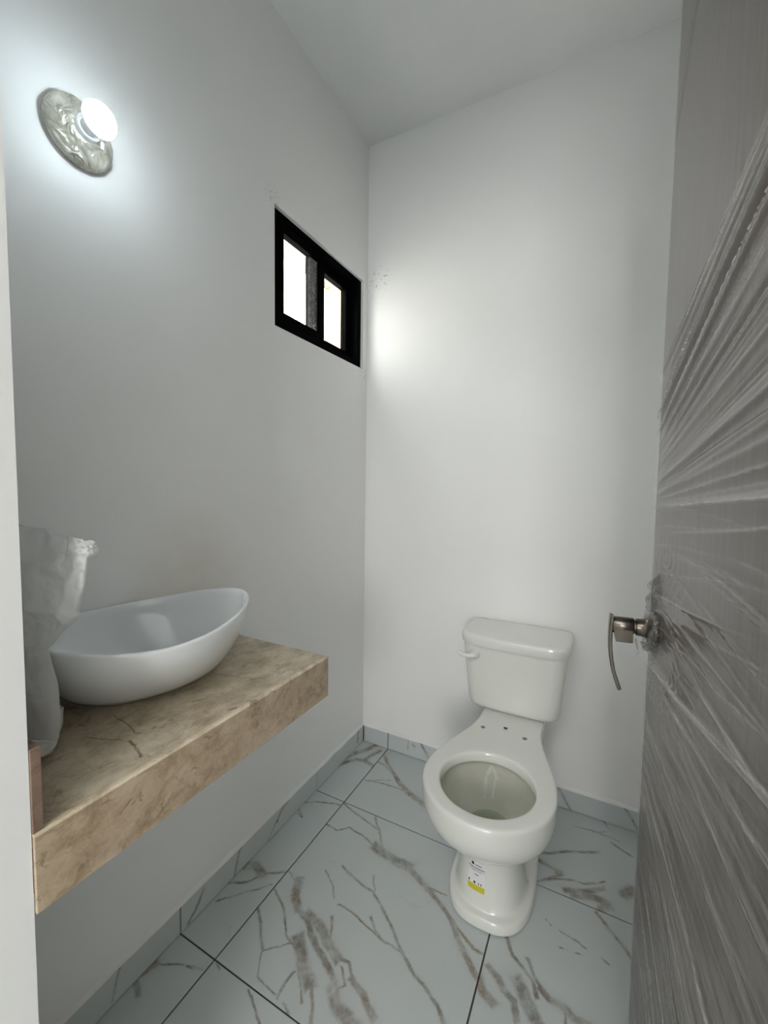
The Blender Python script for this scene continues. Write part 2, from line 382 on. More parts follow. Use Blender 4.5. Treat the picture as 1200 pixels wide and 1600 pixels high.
V['32'] = [
 ([(0.7714,-0.5606,0.0),(0.8027,-0.6093,0.0),(0.826,-0.6229,0.0),(0.8532,-0.6415,0.0),(0.869,-0.6719,0.0)],0.00637),
 ([(0.7538,-0.6614,0.0),(0.7785,-0.6773,0.0),(0.799,-0.6978,0.0),(0.8243,-0.7068,0.0),(0.833,-0.7343,0.0)],0.01035),
 ([(0.7312,-0.6903,0.0),(0.7521,-0.7227,0.0),(0.7784,-0.7313,0.0)],0.01495),
 ([(0.8389,-0.5988,-0.0),(0.8548,-0.6243,-0.0),(0.874,-0.6502,0.0)],0.0051),
 ([(0.874,-0.6502,0.0),(0.8984,-0.6637,0.0),(0.9281,-0.6661,0.0),(0.95,-0.6721,0.0),(0.978,-0.6743,0.0)],0.01035),
 ([(0.8224,-0.6619,0.0),(0.8393,-0.6802,0.0),(0.8577,-0.7,0.0),(0.8717,-0.7206,0.0),(0.885,-0.7402,0.0)],0.01725),
 ([(0.8827,-0.7216,0.0),(0.9062,-0.7418,0.0)],0.0138),
 ([(0.9925,-0.3858,0.0),(1.0219,-0.4168,0.0),(1.0496,-0.441,0.0),(1.0734,-0.4693,0.0)],0.00595),
 ([(0.866,-0.4746,0.0),(0.8801,-0.4825,0.0)],0.00255),
 ([(0.9021,-0.4858,0.0),(0.9407,-0.4943,0.0),(0.9696,-0.5022,0.0)],0.00297),
 ([(0.906,-0.5316,0.0),(0.9623,-0.5242,0.0)],0.00255),
 ([(1.0053,-0.5057,0.0),(1.0206,-0.5149,0.0)],0.00425),
 ([(0.9323,-0.6745,0.0),(0.9384,-0.7119,0.0)],0.00425),
]
V['31'] = [
 ([(0.8074,-0.2586,0.0),(0.8556,-0.2399,0.0),(0.9051,-0.206,0.0),(0.9954,-0.1589,0.0)],0.00595),
 ([(0.8188,-0.2848,0.0),(0.8403,-0.2907,0.0),(0.8813,-0.2957,0.0),(0.89,-0.3107,0.0),(0.8471,-0.3498,0.0)],0.01495),
 ([(0.8201,-0.3706,0.0),(0.884,-0.3268,0.0),(0.9308,-0.3049,0.0),(0.9592,-0.3022,0.0),(1.0147,-0.2681,0.0)],0.00425),
 ([(0.91,-0.3531,0.0),(0.9601,-0.3304,0.0),(1.01,-0.2934,0.0)],0.01035),
 ([(0.9335,-0.3554,0.0),(0.9875,-0.3381,0.0),(1.0229,-0.342,0.0),(1.0054,-0.368,0.0)],0.0161),
 ([(1.0338,-0.099,0.0),(1.0948,-0.1258,0.0)],0.00425),
 ([(0.9191,-0.0797,0.0),(0.9842,-0.0698,0.0),(1.0573,-0.0786,0.0)],0.00255),
 ([(1.011,-0.0041,0.0),(1.0322,-0.0397,0.0)],0.0034),
 ([(1.0684,-0.2831,0.0),(1.0871,-0.2611,0.0)],0.023),
 ([(0.979,-0.0767,0.0),(1.0162,-0.0567,0.0)],0.00255),
]
gx = [0.0, .1365, .7376, 1.24]; gy = [0.0, -.3735, -.9740, -1.575]
gap = .0021
for i in range(3):
    for j in range(3):
        key = '%d%d' % (i+1, j+1)
        mt = tile_mat('marble_tile_'+key, V.get(key, []))
        boxobj('tile', gx[i]+gap, gx[i+1]-gap, gy[j+1]+gap, gy[j]-gap, -.0035, 0, mt, floor, bev=.0006)
plain = tile_mat('marble_tile_plain', [])
for x0, x1 in ((-.95, .1365), (.1365, .7376), (.7376, 1.338), (1.338, 2.4)):
    for k in range(5):
        y1 = -1.575-.6*k
        if k == 0: y1 = -1.575
        boxobj('tile', x0+gap, x1-gap, max(y1-.6, -4.4)+gap, (y1 if (k or .1 < x0 < 1.2) else -1.59)-gap, -.0035, 0, plain, floor)

# baseboards of cut tiles
BH = .0755
Mbl = tile_mat('baseboard_tile_left', [([(0.008,-0.4966,0.1018),(0.008,-0.5322,0.0771),(0.008,-0.5884,0.0535),(0.008,-0.6413,0.0087)],0.004), ([(0.008,-0.7499,0.0864),(0.008,-0.7719,0.062),(0.008,-0.7895,0.0074)],0.004), ([(0.008,-0.5551,0.0848),(0.008,-0.5993,0.0381)],0.006),
    ([(0.008,-1.1322,0.0855),(0.008,-1.1406,0.0529),(0.008,-1.1528,0.0128)],0.004), ([(0.008,-0.9012,0.0595),(0.008,-0.9292,0.0257),(0.008,-0.9559,0.0075)],0.006), ([(0.008,-0.0501,0.0936),(0.008,-0.0616,0.0219)],0.006)])
Mbb = tile_mat('baseboard_tile_back', [([(0.2965,-0.008,0.0842),(0.3153,-0.008,0.0507),(0.3316,-0.008,0.0211)],0.007), ([(0.239,-0.008,0.0801),(0.24,-0.008,0.0271)],0.0025), ([(0.2603,-0.008,0.06),(0.2673,-0.008,0.0533)],0.006),
    ([(0.8566,-0.008,0.0766),(0.8786,-0.008,0.0443),(0.9006,-0.008,0.0057)],0.006), ([(1.0748,-0.008,0.0758),(1.0942,-0.008,0.0486),(1.1188,-0.008,0.0145)],0.006)])
bl = struct(boxobj('baseboard_left', .0, .003, FY, -.0, 0, BH-.001, M_grout), 'low marble-look tile baseboard along the wall under the counter')
ys = [-.009, -.3735, -.9740, FY]
for a, b in zip(ys[:-1], ys[1:]): boxobj('tile', .001, .008, b+gap, a-gap, .002, BH, Mbl, bl, bev=.0006)
bb = struct(boxobj('baseboard_back', .003, RX, -.003, 0, 0, BH-.001, M_grout), 'low marble-look tile baseboard behind the toilet')
xs = [.009, .1365, .7376, RX]
for a, b in zip(xs[:-1], xs[1:]): boxobj('tile', a+gap, b-gap, -.008, -.001, .002, BH, Mbb, bb, bev=.0006)
# rough plaster bead on top of the baseboards
def bead(name, along, a, b, lab):
    rings = []; n = 90
    for k in range(n+1):
        t = a+(b-a)*k/n
        w = .0085+.003*noise.noise(Vector((t*18, 3, 0))); h = .011+.004*noise.noise(Vector((t*14, 9, 0)))
        prof = [(-.001, BH-.0005), (w, BH-.0005), (w*.93, BH+h*.35), (w*.45, BH+h*.8), (-.001, BH+h)]
        rings.append([Vector((p, t, z)) if along == 'y' else Vector((t, -p, z)) for p, z in prof])
    o = obj(name, loft(rings), M_caulk); sharp(o, 60); return struct(o, lab)
bead('trim_1', 'y', -.004, FY+.002, 'rough white plaster bead along the top of the left baseboard')
bead('trim_2', 'x', .004, RX-.002, 'rough white plaster bead along the top of the back baseboard')

# ------------------------------------------------------------------ window
def schlick(nt, f0, normal=None):
    lw = N(nt, 'ShaderNodeLayerWeight'); lw.inputs['Blend'].default_value = .5
    return math_(nt, 'MULTIPLY_ADD', math_(nt, 'POWER', lw.outputs['Facing'], 5.0), 1-f0, f0, clamp=True)
def glass_mat():
    m, nt, b, o = new_mat('window_glass')
    nt.nodes.remove(b)
    t = N(nt, 'ShaderNodeBsdfTransparent'); t.inputs[0].default_value = (.97, .98, .97, 1)
    g = N(nt, 'ShaderNodeBsdfGlossy'); g.inputs['Roughness'].default_value = .02
    mx = N(nt, 'ShaderNodeMixShader'); L(nt, schlick(nt, .04), mx.inputs[0]); L(nt, t.outputs[0], mx.inputs[1]); L(nt, g.outputs[0], mx.inputs[2]); L(nt, mx.outputs[0], o.inputs[0])
    return m
M_glass = glass_mat()
def frame_bm(x0, x1, y0, y1, z0, z1, w, wr=None, wt=None, wb=None):
    bm = bmesh.new(); wr = wr or w; wt = wt or w; wb = wb or w
    box(bm, x0, x1, y0, y0+w, z0, z1, .0012); box(bm, x0, x1, y1-wr, y1, z0, z1, .0012)
    box(bm, x0, x1, y0+w, y1-wr, z0, z0+wb, .0012); box(bm, x0, x1, y0+w, y1-wr, z1-wt, z1, .0012)
    return bm
win = empty('window_1', (-.05, (WY0+WY1)/2, WZ0), 'small black aluminium two-pane sliding window high on the left wall', kind='structure')
def wpart(name, bm, mat, par=None):
    o = obj(name, bm, mat); o.parent = par or win
    o.matrix_parent_inverse = Matrix.Translation((-win.location)) if (par is None) else Matrix.Identity(4)
    return o
wpart('frame', frame_bm(-.080, -.012, WY0+.001, WY1-.001, WZ0+.001, WZ1-.001, .030, wt=.018), M_blackal)
def track(x):
    bm = bmesh.new(); box(bm, x-.0015, x+.0015, WY0+.031, WY1-.031, WZ0+.031, WZ0+.037); box(bm, x-.0015, x+.0015, WY0+.031, WY1-.031, WZ1-.025, WZ1-.019); return bm
wpart('track', track(-.0465), M_blackal)
def sash(x0, x1, y0, y1, label):
    s = wpart('sash', frame_bm(x0, x1, y0, y1, WZ0+.0315, WZ1-.0195, .034, .034, .034, .034), M_blackal); s['label'] = label
    xm = (x0+x1)/2
    gbm = bmesh.new(); box(gbm, xm-.002, xm+.002, y0+.03, y1-.03, WZ0+.06, WZ1-.05)
    g = obj('pane', gbm, M_glass); g.parent = s
    return s
SL = sash(-.044, -.018, WY0+.0315, -.300, 'left sash with a strip of tape on its glass')
SR = sash(-.076, -.049, -.345, WY1-.0315, 'right sash near the wall corner')
# smudged protective strip and small white sticker on the left pane
def strip_mat():
    m, nt, b, o = new_mat('smudged_film'); P = coords(nt)
    n = noise_(nt, P, 60, 5, .7, 1.5)
    c = ramp(nt, n.outputs[0], [(.45, (.09, .09, .085)), (.62, (.30, .30, .29))]); L(nt, c, b.inputs['Base Color'])
    setin(b, {'Roughness': .5, 'Alpha': .93}); return m
bm = bmesh.new(); box(bm, -.0290, -.0284, -.382, -.334, WZ0+.064, WZ1-.052); o = obj('protective_strip', bm, strip_mat()); o.parent = SL
M_white = simple('white_plastic', (.85, .85, .84), .4)
def letter_S():
    # a small ring-and-tail mark like a white S shaped sticker at the strip's foot
    bm = bmesh.new(); pts = []
    for k in range(11): a = math.radians(50+k*22); pts.append((-.349+.007*math.cos(a), 1.795+.0065*math.sin(a)))
    for k in range(1, 11): a = math.radians(90-k*22); pts.append((-.349+.007*math.cos(a), 1.782+.0065*math.sin(a)))
    rings = []
    for i, (y, z) in enumerate(pts):
        a = Vector(pts[max(0, i-1)]); b = Vector(pts[min(len(pts)-1, i+1)]); d = (b-a).normalized(); nrm = Vector((-d.y, d.x))*.0016
        rings.append([Vector((-.0284, y+nrm.x, z+nrm.y)), Vector((-.0278, y+nrm.x, z+nrm.y)), Vector((-.0278, y-nrm.x, z-nrm.y)), Vector((-.0284, y-nrm.x, z-nrm.y))])
    return loft(rings)
o = obj('sticker', letter_S(), M_white, SL); o['label'] = 'small white S-shaped sticker'

# outside the window
nw = tag(boxobj('neighbour_wall', -1.9, -1.7, -2.2, 5.5, 0, 2.55, M_outwall), 'sunlit white plaster boundary wall outside, just below what the window shows', 'wall')
tag(boxobj('beam', -1.52, -1.45, -2.2, 5.5, 3.12, 3.21, M_cream), 'cream beam under the eave outside, seen in the top of the left pane', 'beam')
tag(boxobj('pillar', -1.52, -1.45, 1.80, 2.6, 0, 3.119, M_cream, bev=.01), 'cream pillar outside the window, seen through the right pane', 'pillar')
tag(boxobj('ground', -1.7, -.15, -4, 5.5, -.12, 0, M_ground), 'grey concrete strip of ground outside the left wall', 'ground', kind='structure')

# ------------------------------------------------------------------ wall lamp
def wrapmat():
    m, nt, b, o = new_mat('film_wrapped_nickel'); P = coords(nt)
    c = ramp(nt, noise_(nt, P, 30, 4).outputs[0], [(.35, (.36, .34, .28)), (.65, (.56, .54, .46))]); L(nt, c, b.inputs['Base Color'])
    setin(b, {'Roughness': .2, 'Metallic': .15, 'Coat Weight': 1, 'Coat Roughness': .12}); 
    n = noise_(nt, P, 24, 2, .45, 1.6); bump(nt, b, n.outputs[0], .8, .02); return m
lampc = Vector((0, -1.165, 1.891))
lamp = empty('wall_lamp', lampc, 'round wall lamp base still in crinkled film with one bare lit bulb', 'lamp')
prof = [(.0, .0), (.062, .0), (.0635, .006), (.061, .013), (.054, .018), (.042, .022), (.030, .028), (.024, .033), (.0, .034)]
bm = bmesh.new()
rings = []
n = 96
for r, h in [(.062, 0), (.0635, .004), (.0635, .009), (.060, .015), (.053, .019), (.046, .021), (.038, .025), (.030, .030), (.022, .034)]:
    ring = []
    for k in range(n):
        a = 2*math.pi*k/n
        w = noise.noise(Vector((math.cos(a)*4, math.sin(a)*4, h*220)))*.0016*(1 if .003 < h < .033 else .3)
        w += abs(noise.noise(Vector((math.cos(a)*9, math.sin(a)*9, r*90))))*.0016*(1 if .008 < h < .033 else .2)
        ring.append(Vector((h+w, (r+w*.5)*math.cos(a), (r+w*.5)*math.sin(a))))
    rings.append(ring)
o = obj('canopy', loft(rings), wrapmat(), lamp, smooth=True); subsurf(o)
M_cer = simple('white_socket', (.72, .74, .74), .3)
M_dark = simple('black_gap', (.01, .01, .01), .6)
def lp(name, prof, mat, n=48):
    o = obj(name, lathe(prof, (0, 0, 0), (1, 0, 0), n), mat, lamp); sharp(o, 30); return o
lp('socket', [(.0, .028), (.0225, .028), (.0225, .040), (.0215, .042), (.018, .042), (.018, .038), (.0, .038)], M_cer)
bulbm, nt, b, out = new_mat('lit_bulb'); setin(b, {'Base Color': (1, 1, 1, 1), 'Emission Color': (.80, .93, 1.0, 1), 'Emission Strength': BULB_STRENGTH})
bulb_base = lp('bulb_base', [(.0, .036), (.0145, .036), (.0150, .045), (.0185, .056), (.0245, .066), (.0285, .073), (.0, .073)], simple('bulb_plastic', (.80, .82, .83), .35))
g = [(.0, .0725), (.0292, .0725)] + [(.0302*math.cos(a), .0755+.024*math.sin(a)) for a in [math.radians(x) for x in range(0, 90, 9)]] + [(.0, .0995)]
o = lp('bulb_globe', g, bulbm); o['label'] = 'glowing cool white bulb'
bm = bmesh.new(); box(bm, .070, .073, .004, .009, -.048, -.036, .0008); obj('tag', bm, M_white, lamp)['label'] = 'tiny white tab hanging under the bulb'

# ------------------------------------------------------------------ counter
def stone_mat(name, tint, lines=None):
    m, nt, b, o = new_mat(name); P = coords(nt)
    st = nt.nodes.new('ShaderNodeMapping'); L(nt, P, st.inputs[0]); st.inputs['Scale'].default_value = (1.25, .85, 1.0); st.inputs['Rotation'].default_value = (0, 0, .9)
    n1 = noise_(nt, warped(nt, st.outputs[0], 22, .05), 19, 10, .78, .3)
    a = [tuple(x*t for x, t in zip(c, tint)) for c in ((.31, .245, .16), (.52, .44, .315), (.68, .605, .47))]
    col = ramp(nt, n1.outputs[0], [(.34, a[0]), (.5, a[1]), (.66, a[2])])
    n2 = noise_(nt, warped(nt, P, 12, .08), 38, 6, .7)
    f = math_(nt, 'MULTIPLY_ADD', n2.outputs[0], 14, -14*.585, clamp=True)
    col = mix(nt, math_(nt, 'MULTIPLY', f, .55), col, (.16, .11, .06))
    n3 = noise_(nt, warped(nt, st.outputs[0], 9, .2), 16, 5, .6)
    f3 = math_(nt, 'SUBTRACT', 1, math_(nt, 'MULTIPLY', math_(nt, 'ABSOLUTE', math_(nt, 'SUBTRACT', n3.outputs[0], .5)), 55), clamp=True)
    f3 = math_(nt, 'MULTIPLY', f3, math_(nt, 'MULTIPLY_ADD', noise_(nt, P, 11, 3).outputs[0], 5, -2.6, clamp=True), clamp=True)
    col = mix(nt, math_(nt, 'MULTIPLY', f3, .5), col, (.20, .12, .06))
    if lines:
        for ls, cc, k in lines:
            fl_ = polyline_field(nt, warped(nt, P, 45, .012), ls)
            f = math_(nt, 'SUBTRACT', 1, fl_, clamp=True)
            f = math_(nt, 'MULTIPLY', f, math_(nt, 'MULTIPLY_ADD', noise_(nt, P, 50, 4).outputs[0], 2.8, -.2, clamp=True), clamp=True)
            col = mix(nt, math_(nt, 'MULTIPLY', f, k), col, cc)
    L(nt, col, b.inputs['Base Color']); setin(b, {'Roughness': .33, 'Specular IOR Level': .45})
    bump(nt, b, n2.outputs[0], .12, .002); return m
CT, CB, CD, CY = .798, .702, .40, -.861
crk = [([*[(0.2223,-1.2499,0.798),(0.2762,-1.2552,0.798),(0.3043,-1.263,0.798),(0.3161,-1.261,0.798)]], .0022), ([(0.2407,-1.3111,0.798),(0.2879,-1.2939,0.798),(0.3203,-1.2821,0.798),(0.3461,-1.2868,0.798)], .0020), ([(0.3203,-1.2821,0.798),(0.3486,-1.287,0.798),(0.3713,-1.2961,0.798)], .0034),
       ([(0.2392,-1.0551,0.798),(0.3278,-1.0363,0.798),(0.3518,-1.02,0.798)], .0013), ([(0.3824,-1.1458,0.798),(0.3883,-1.1315,0.798)], .004), ([(0.3038,-1.1552,0.798),(0.3088,-1.1405,0.798)], .003)]
orange = [([(0.3987,-1.3394,0.798),(0.3972,-1.3208,0.798),(0.3988,-1.29,0.798)], .003)]
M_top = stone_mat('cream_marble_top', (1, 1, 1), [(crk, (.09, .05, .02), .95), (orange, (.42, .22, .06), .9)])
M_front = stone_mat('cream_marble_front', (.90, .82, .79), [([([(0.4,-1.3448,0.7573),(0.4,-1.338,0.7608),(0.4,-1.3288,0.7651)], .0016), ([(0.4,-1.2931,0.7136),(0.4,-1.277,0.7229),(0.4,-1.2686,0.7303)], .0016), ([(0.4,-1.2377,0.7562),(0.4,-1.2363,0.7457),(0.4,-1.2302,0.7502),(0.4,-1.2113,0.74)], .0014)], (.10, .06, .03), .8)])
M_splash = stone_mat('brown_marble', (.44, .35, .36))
cn = empty('counter', (0, CY, CB), 'floating beige veined marble counter fixed to the left wall under the basin', 'counter')
def cpart(name, *a, bev=.001, lab=None):
    o = boxobj(name, *a, bev=bev); o.parent = cn; o.matrix_parent_inverse = Matrix.Translation(-cn.location)
    if lab: o['label'] = lab
    return o
cpart('top_slab', .001, CD-.0065, FY+.001, CY, CT-.018, CT, M_top, lab='cracked beige marble top slab')
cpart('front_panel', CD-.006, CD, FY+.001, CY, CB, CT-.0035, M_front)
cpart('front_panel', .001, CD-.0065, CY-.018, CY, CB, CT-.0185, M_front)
bm = bmesh.new(); box(bm, CD-.018, CD+.0004, FY+.001, CY+.0004, CT-.0184, CT-.0160)
cpart('support_panel', .001, CD-.019, FY+.001, CY-.019, CB+.012, CB+.02, M_grout)
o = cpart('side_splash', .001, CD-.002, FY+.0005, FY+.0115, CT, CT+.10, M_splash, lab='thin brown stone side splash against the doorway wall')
# pale chipped arris along the front edge
bm = bmesh.new(); rings = []
for k in range(81):
    y = FY+.001+(CY-FY-.001)*k/80; s = .0020+.0010*noise.noise(Vector((y*60, 0, 0)))
    rings.append([Vector((CD+.0003, y, CT-.0035)), Vector((CD+.0003, y, CT-.0025)), Vector((CD-s, y, CT+.0003)), Vector((CD-.0065-s*.6, y, CT+.0002)), Vector((CD-.0065, y, CT-.0035))])
o = obj('edge_joint', loft(rings), stone_mat('pale_marble_edge', (1.25, 1.25, 1.25))); o.parent = cn; o.matrix_parent_inverse = Matrix.Translation(-cn.location)

# ------------------------------------------------------------------ basin
def ceramic(name, col, rough=.08):
    m, nt, b, o = new_mat(name); P = coords(nt)
    c = ramp(nt, noise_(nt, P, 5, 3).outputs[0], [(.3, tuple(x*.98 for x in col)), (.7, tuple(min(1, x*1.01) for x in col))]); L(nt, c, b.inputs['Base Color'])
    setin(b, {'Roughness': rough, 'Specular IOR Level': .55, 'Coat Weight': .3, 'Coat Roughness': .04}); return m
M_basin = ceramic('white_glazed_ceramic', (.80, .82, .82))
BX, BY, BZ, BA, BB, BC1, BC2, BR, BE = .174, -1.157, .927, .202, .172, .006, .025, .334, 1.10
def basin_ring(s_in, z_abs=None, zk=None, A=None, B=None, cx=BX, cy=BY, rot=BR, ex=BE, n=96):
    A = A or BA; B = B or BB; r = []
    for k in range(n):
        t = 2*math.pi*k/n; ct, st = math.cos(t), math.sin(t)
        a = (A-s_in)*math.copysign(abs(ct)**ex, ct); b_ = (B-s_in)*math.copysign(abs(st)**ex, st)
        u = ct
        x = cx+b_*math.cos(rot)+a*math.sin(rot); y = cy+a*math.cos(rot)-b_*math.sin(rot)
        zr = BZ+BC1*u+BC2*u*u
        z = z_abs if zk is None else z_abs+(zr-z_abs)*zk
        r.append(Vector((x, y, z)))
    return r
rings = []
fx, fy = .150, -1.130     # foot centre
def blend(t, dz, inset=0, z0=CT+.0005, n=96):
    """outer wall: t 0 foot, 1 rim"""
    k = t
    A = .112+(BA-.112)*k; B = .080+(BB-.080)*k
    return A, B
def body(tw, th, inset, z0):
    A = .128+(BA-.128)*tw-inset; B = .088+(BB-.088)*tw-inset
    cx = fx+(BX-fx)*tw; cy = fy+(BY-fy)*tw
    return basin_ring(0, z0, th, A, B, cx, cy, BR*(.35+.65*tw), 1.0+(BE-1.0)*tw)
z0 = CT+.0008
rings.append(body(-.12, 0, 0, z0)); rings.append(body(-.03, 0, 0, z0)); rings.append(body(0.0, .01, 0, z0)); rings.append(body(.07, .05, 0, z0))
for th in (.12, .22, .34, .48, .62, .76, .88, .96): rings.append(body(.07+.93*(1-(1-th)**1.75), th, 0, z0))
rings.append(body(1.0, .985, 0, z0)); rings.append(basin_ring(.001, CT, 1.0)); rings.append(basin_ring(.003, CT, 1.012)); rings.append(basin_ring(.006, CT, 1.01)); rings.append(basin_ring(.0075, CT, .99))
zi = CT+.016
for th in (.94, .86, .74, .60, .46, .33, .22, .13, .06, .02):
    rings.append(body(.07+.93*(1-(1-th)**2.1), th, .010, zi))
rings.append(body(-.25, 0, .012, zi)); rings.append(body(-.7, 0, .012, zi-.001))
r_last = [Vector((fx, fy, zi-.002))+Vector((math.sin(2*math.pi*k/96)*.023, math.cos(2*math.pi*k/96)*.023, 0)) for k in range(96)]
rings.append(r_last); rings.append([v-Vector((0, 0, .010)) for v in r_last])
bo = Vector((fx, fy, CT))
basin = empty('basin', bo, 'white oval boat-shaped vessel basin standing on the beige marble counter', 'basin')
def reloc(o, par):
    o.parent = par; o.matrix_parent_inverse = Matrix.Translation(-par.location); return o
o = reloc(obj('bowl', loft(rings), M_basin, smooth=True), basin); subsurf(o)
M_chrome = simple('chrome', (.75, .75, .76), .12, metal=1)
o = reloc(obj('drain_ring', lathe([(.0225, 0), (.0225, .0012), (.015, .0015), (.013, -.004), (.013, -.006), (.0225, -.006)], (fx, fy, zi-.0025), (0, 0, 1), 32, False, False), M_chrome, smooth=True), basin)

# ------------------------------------------------------------------ foam / plastic bag in the corner of the counter
def bag_mat():
    m, nt, b, o = new_mat('thin_white_foam_sheet'); P = coords(nt)
    c = ramp(nt, noise_(nt, P, 9, 4).outputs[0], [(.3, (.80, .81, .80)), (.7, (.88, .89, .88))]); L(nt, c, b.inputs['Base Color'])
    setin(b, {'Roughness': .5, 'Specular IOR Level': .35})
    bump(nt, b, math_(nt, 'ABSOLUTE', math_(nt, 'SUBTRACT', noise_(nt, P, 11, 3, .5, .6).outputs[0], .5)), .8, .045)
    tr = N(nt, 'ShaderNodeBsdfTranslucent'); tr.inputs[0].default_value = (.8, .8, .78, 1)
    tp = N(nt, 'ShaderNodeBsdfTransparent')
    m1 = N(nt, 'ShaderNodeMixShader'); m1.inputs[0].default_value = .42; L(nt, b.outputs[0], m1.inputs[1]); L(nt, tr.outputs[0], m1.inputs[2])
    m2 = N(nt, 'ShaderNodeMixShader'); m2.inputs[0].default_value = .2; L(nt, m1.outputs[0], m2.inputs[1]); L(nt, tp.outputs[0], m2.inputs[2])
    L(nt, m2.outputs[0], o.inputs[0]); return m
prof = [(.7995, .225), (.806, .262), (.835, .280), (.866, .284), (.894, .282), (.938, .262), (.958, .256), (.975, .278), (.996, .308), (1.012, .333), (1.025, .350), (1.053, .365), (1.075, .376), (1.097, .385), (1.112, .386), (1.118, .380)]
def interp(z, col=1):
    for a, b in zip(prof[:-1], prof[1:]):
        if a[0] <= z <= b[0]: return a[col]+(b[col]-a[col])*(z-a[0])/(b[0]-a[0])
    return prof[-1][col] if z > prof[-1][0] else prof[0][col]
def fold(x, z):
    q = 0
    for (x0, z0, dx, dz, w, a) in ((.22, 1.10, 1, -.16, .010, .009), (.16, 1.07, 1, .12, .012, -.008), (.25, 1.045, 1, -.30, .008, .008), (.20, 1.0, 1, .35, .012, .009), (.33, 1.02, .5, 1, .007, .008),
                                   (.20, .93, .3, 1, .010, -.010), (.245, .90, .12, 1, .007, .008), (.16, .88, -.1, 1, .012, .009), (.22, .84, .5, 1, .006, .008), (.12, .98, 1, .5, .010, .008), (.28, 1.09, 1, .25, .007, -.007)):
        l = math.hypot(dx, dz); d = ((x-x0)*dz-(z-z0)*dx)/l; t = ((x-x0)*dx+(z-z0)*dz)/l
        q += a*math.exp(-(d/w)**2)*math.exp(-(t/.09)**2)
    return q
rings = []; nz = 130; nn = 160
zs = [.7995+(1.122-.7995)*k/nz for k in range(nz+1)]
for k, z in enumerate(zs):
    xr = interp(z); xl = .03; cx = (xl+xr)/2; hw = (xr-xl)/2
    t = (z-.7995)/(1.122-.7995)
    thick = .022*(1-t**6)*(.7+.3*math.sin(t*3.0+.6)) + .003
    if t > .93: thick *= max(.12, (1-t)/.07)
    yc = -1.366+.004*math.sin(t*4)
    ring = []
    for j in range(nn):
        a = 2*math.pi*j/nn; c, s = math.cos(a), math.sin(a)
        x = cx+hw*math.copysign(abs(c)**.75, c); y = yc+thick*math.copysign(abs(s)**.8, s)
        q = Vector((x*9, s*1.5+2, z*9)); 
        f = noise.noise(q)*.010+abs(noise.noise(q*2.1+Vector((5, 0, 0))))*.010-abs(noise.noise(Vector((x*16+z*14, s, z*5-x*10))))*.009
        f += (abs(noise.noise(Vector((x*13+z*6, s*.5, z*15-x*5))))-.2)*.014+(abs(noise.noise(Vector((x*34, s, z*26+x*12))))-.2)*.005
        edge = 1-abs(c)**6
        y += s*(f*1.4+fold(x, z)*1.5)*min(1, 4*(z-.7995)/.1+.3)*(.35+.65*edge); z2 = z
        if t > .9: z2 += (.006-.020*max(0, (xr-x)/.35)*-.9)*(t-.9)*10+.004*noise.noise(Vector((x*20, 7, 1)))*(t-.9)*10
        x += .004*noise.noise(Vector((3, z*30, c)))
        y = max(y, -1.4265)
        ring.append(Vector((x, min(y, -1.354 if z > .86 else -1.335), z2)))
    rings.append(ring)
bag = empty('foam_bag', (.16, -1.395, CT), 'crumpled thin white packing sheet bag standing beside the basin at the doorway jamb', 'bag')
M_bag = bag_mat()
o = reloc(obj('sheet', loft(rings), M_bag, smooth=True), bag)
# crumpled corner tuft and folded hem
def tuft(cx, cy, cz, r, seed, sc=(1, 1, 1)):
    bm = bmesh.new(); bmesh.ops.create_icosphere(bm, subdivisions=3, radius=r)
    for v in bm.verts:
        d = v.co.normalized(); k = 1+.45*noise.noise(d*1.3+Vector((seed, 0, 0)))-.35*abs(noise.noise(d*2.2+Vector((0, seed, 0))))
        v.co = Vector((d.x*r*k*sc[0]+cx, d.y*r*k*sc[1]+cy, d.z*r*k*sc[2]+cz))
    return bm
reloc(obj('knot', tuft(.379, -1.365, 1.115, .016, 3, (1.1, .7, .7)), M_bag), bag)['label'] = 'crumpled top corner of the sheet'
bm = bmesh.new(); gr = []
qa, qb, qc, qd = Vector((0.3024,-1.404,0.8625)), Vector((0.3615,-1.398,0.8737)), Vector((0.3249,-1.412,0.8569)), Vector((0.3423,-1.408,0.8526))
for i in range(16):
    row = []
    for j in range(8):
        u, v = i/15, j/7; p = qa.lerp(qb, u).lerp(qc.lerp(qd, u), v); p.y += .006*math.sin(v*3.14)+.004*noise.noise(Vector((u*4, v*3, 8))); p.z = max(p.z, CT+.002)
        row.append(bm.verts.new(p))
    gr.append(row)
for i in range(15):
    for j in range(7): bm.faces.new((gr[i][j], gr[i+1][j], gr[i+1][j+1], gr[i][j+1]))
o = reloc(obj('hem', bm, M_bag, smooth=True), bag); sm = o.modifiers.new('t', 'SOLIDIFY'); sm.thickness = .0010

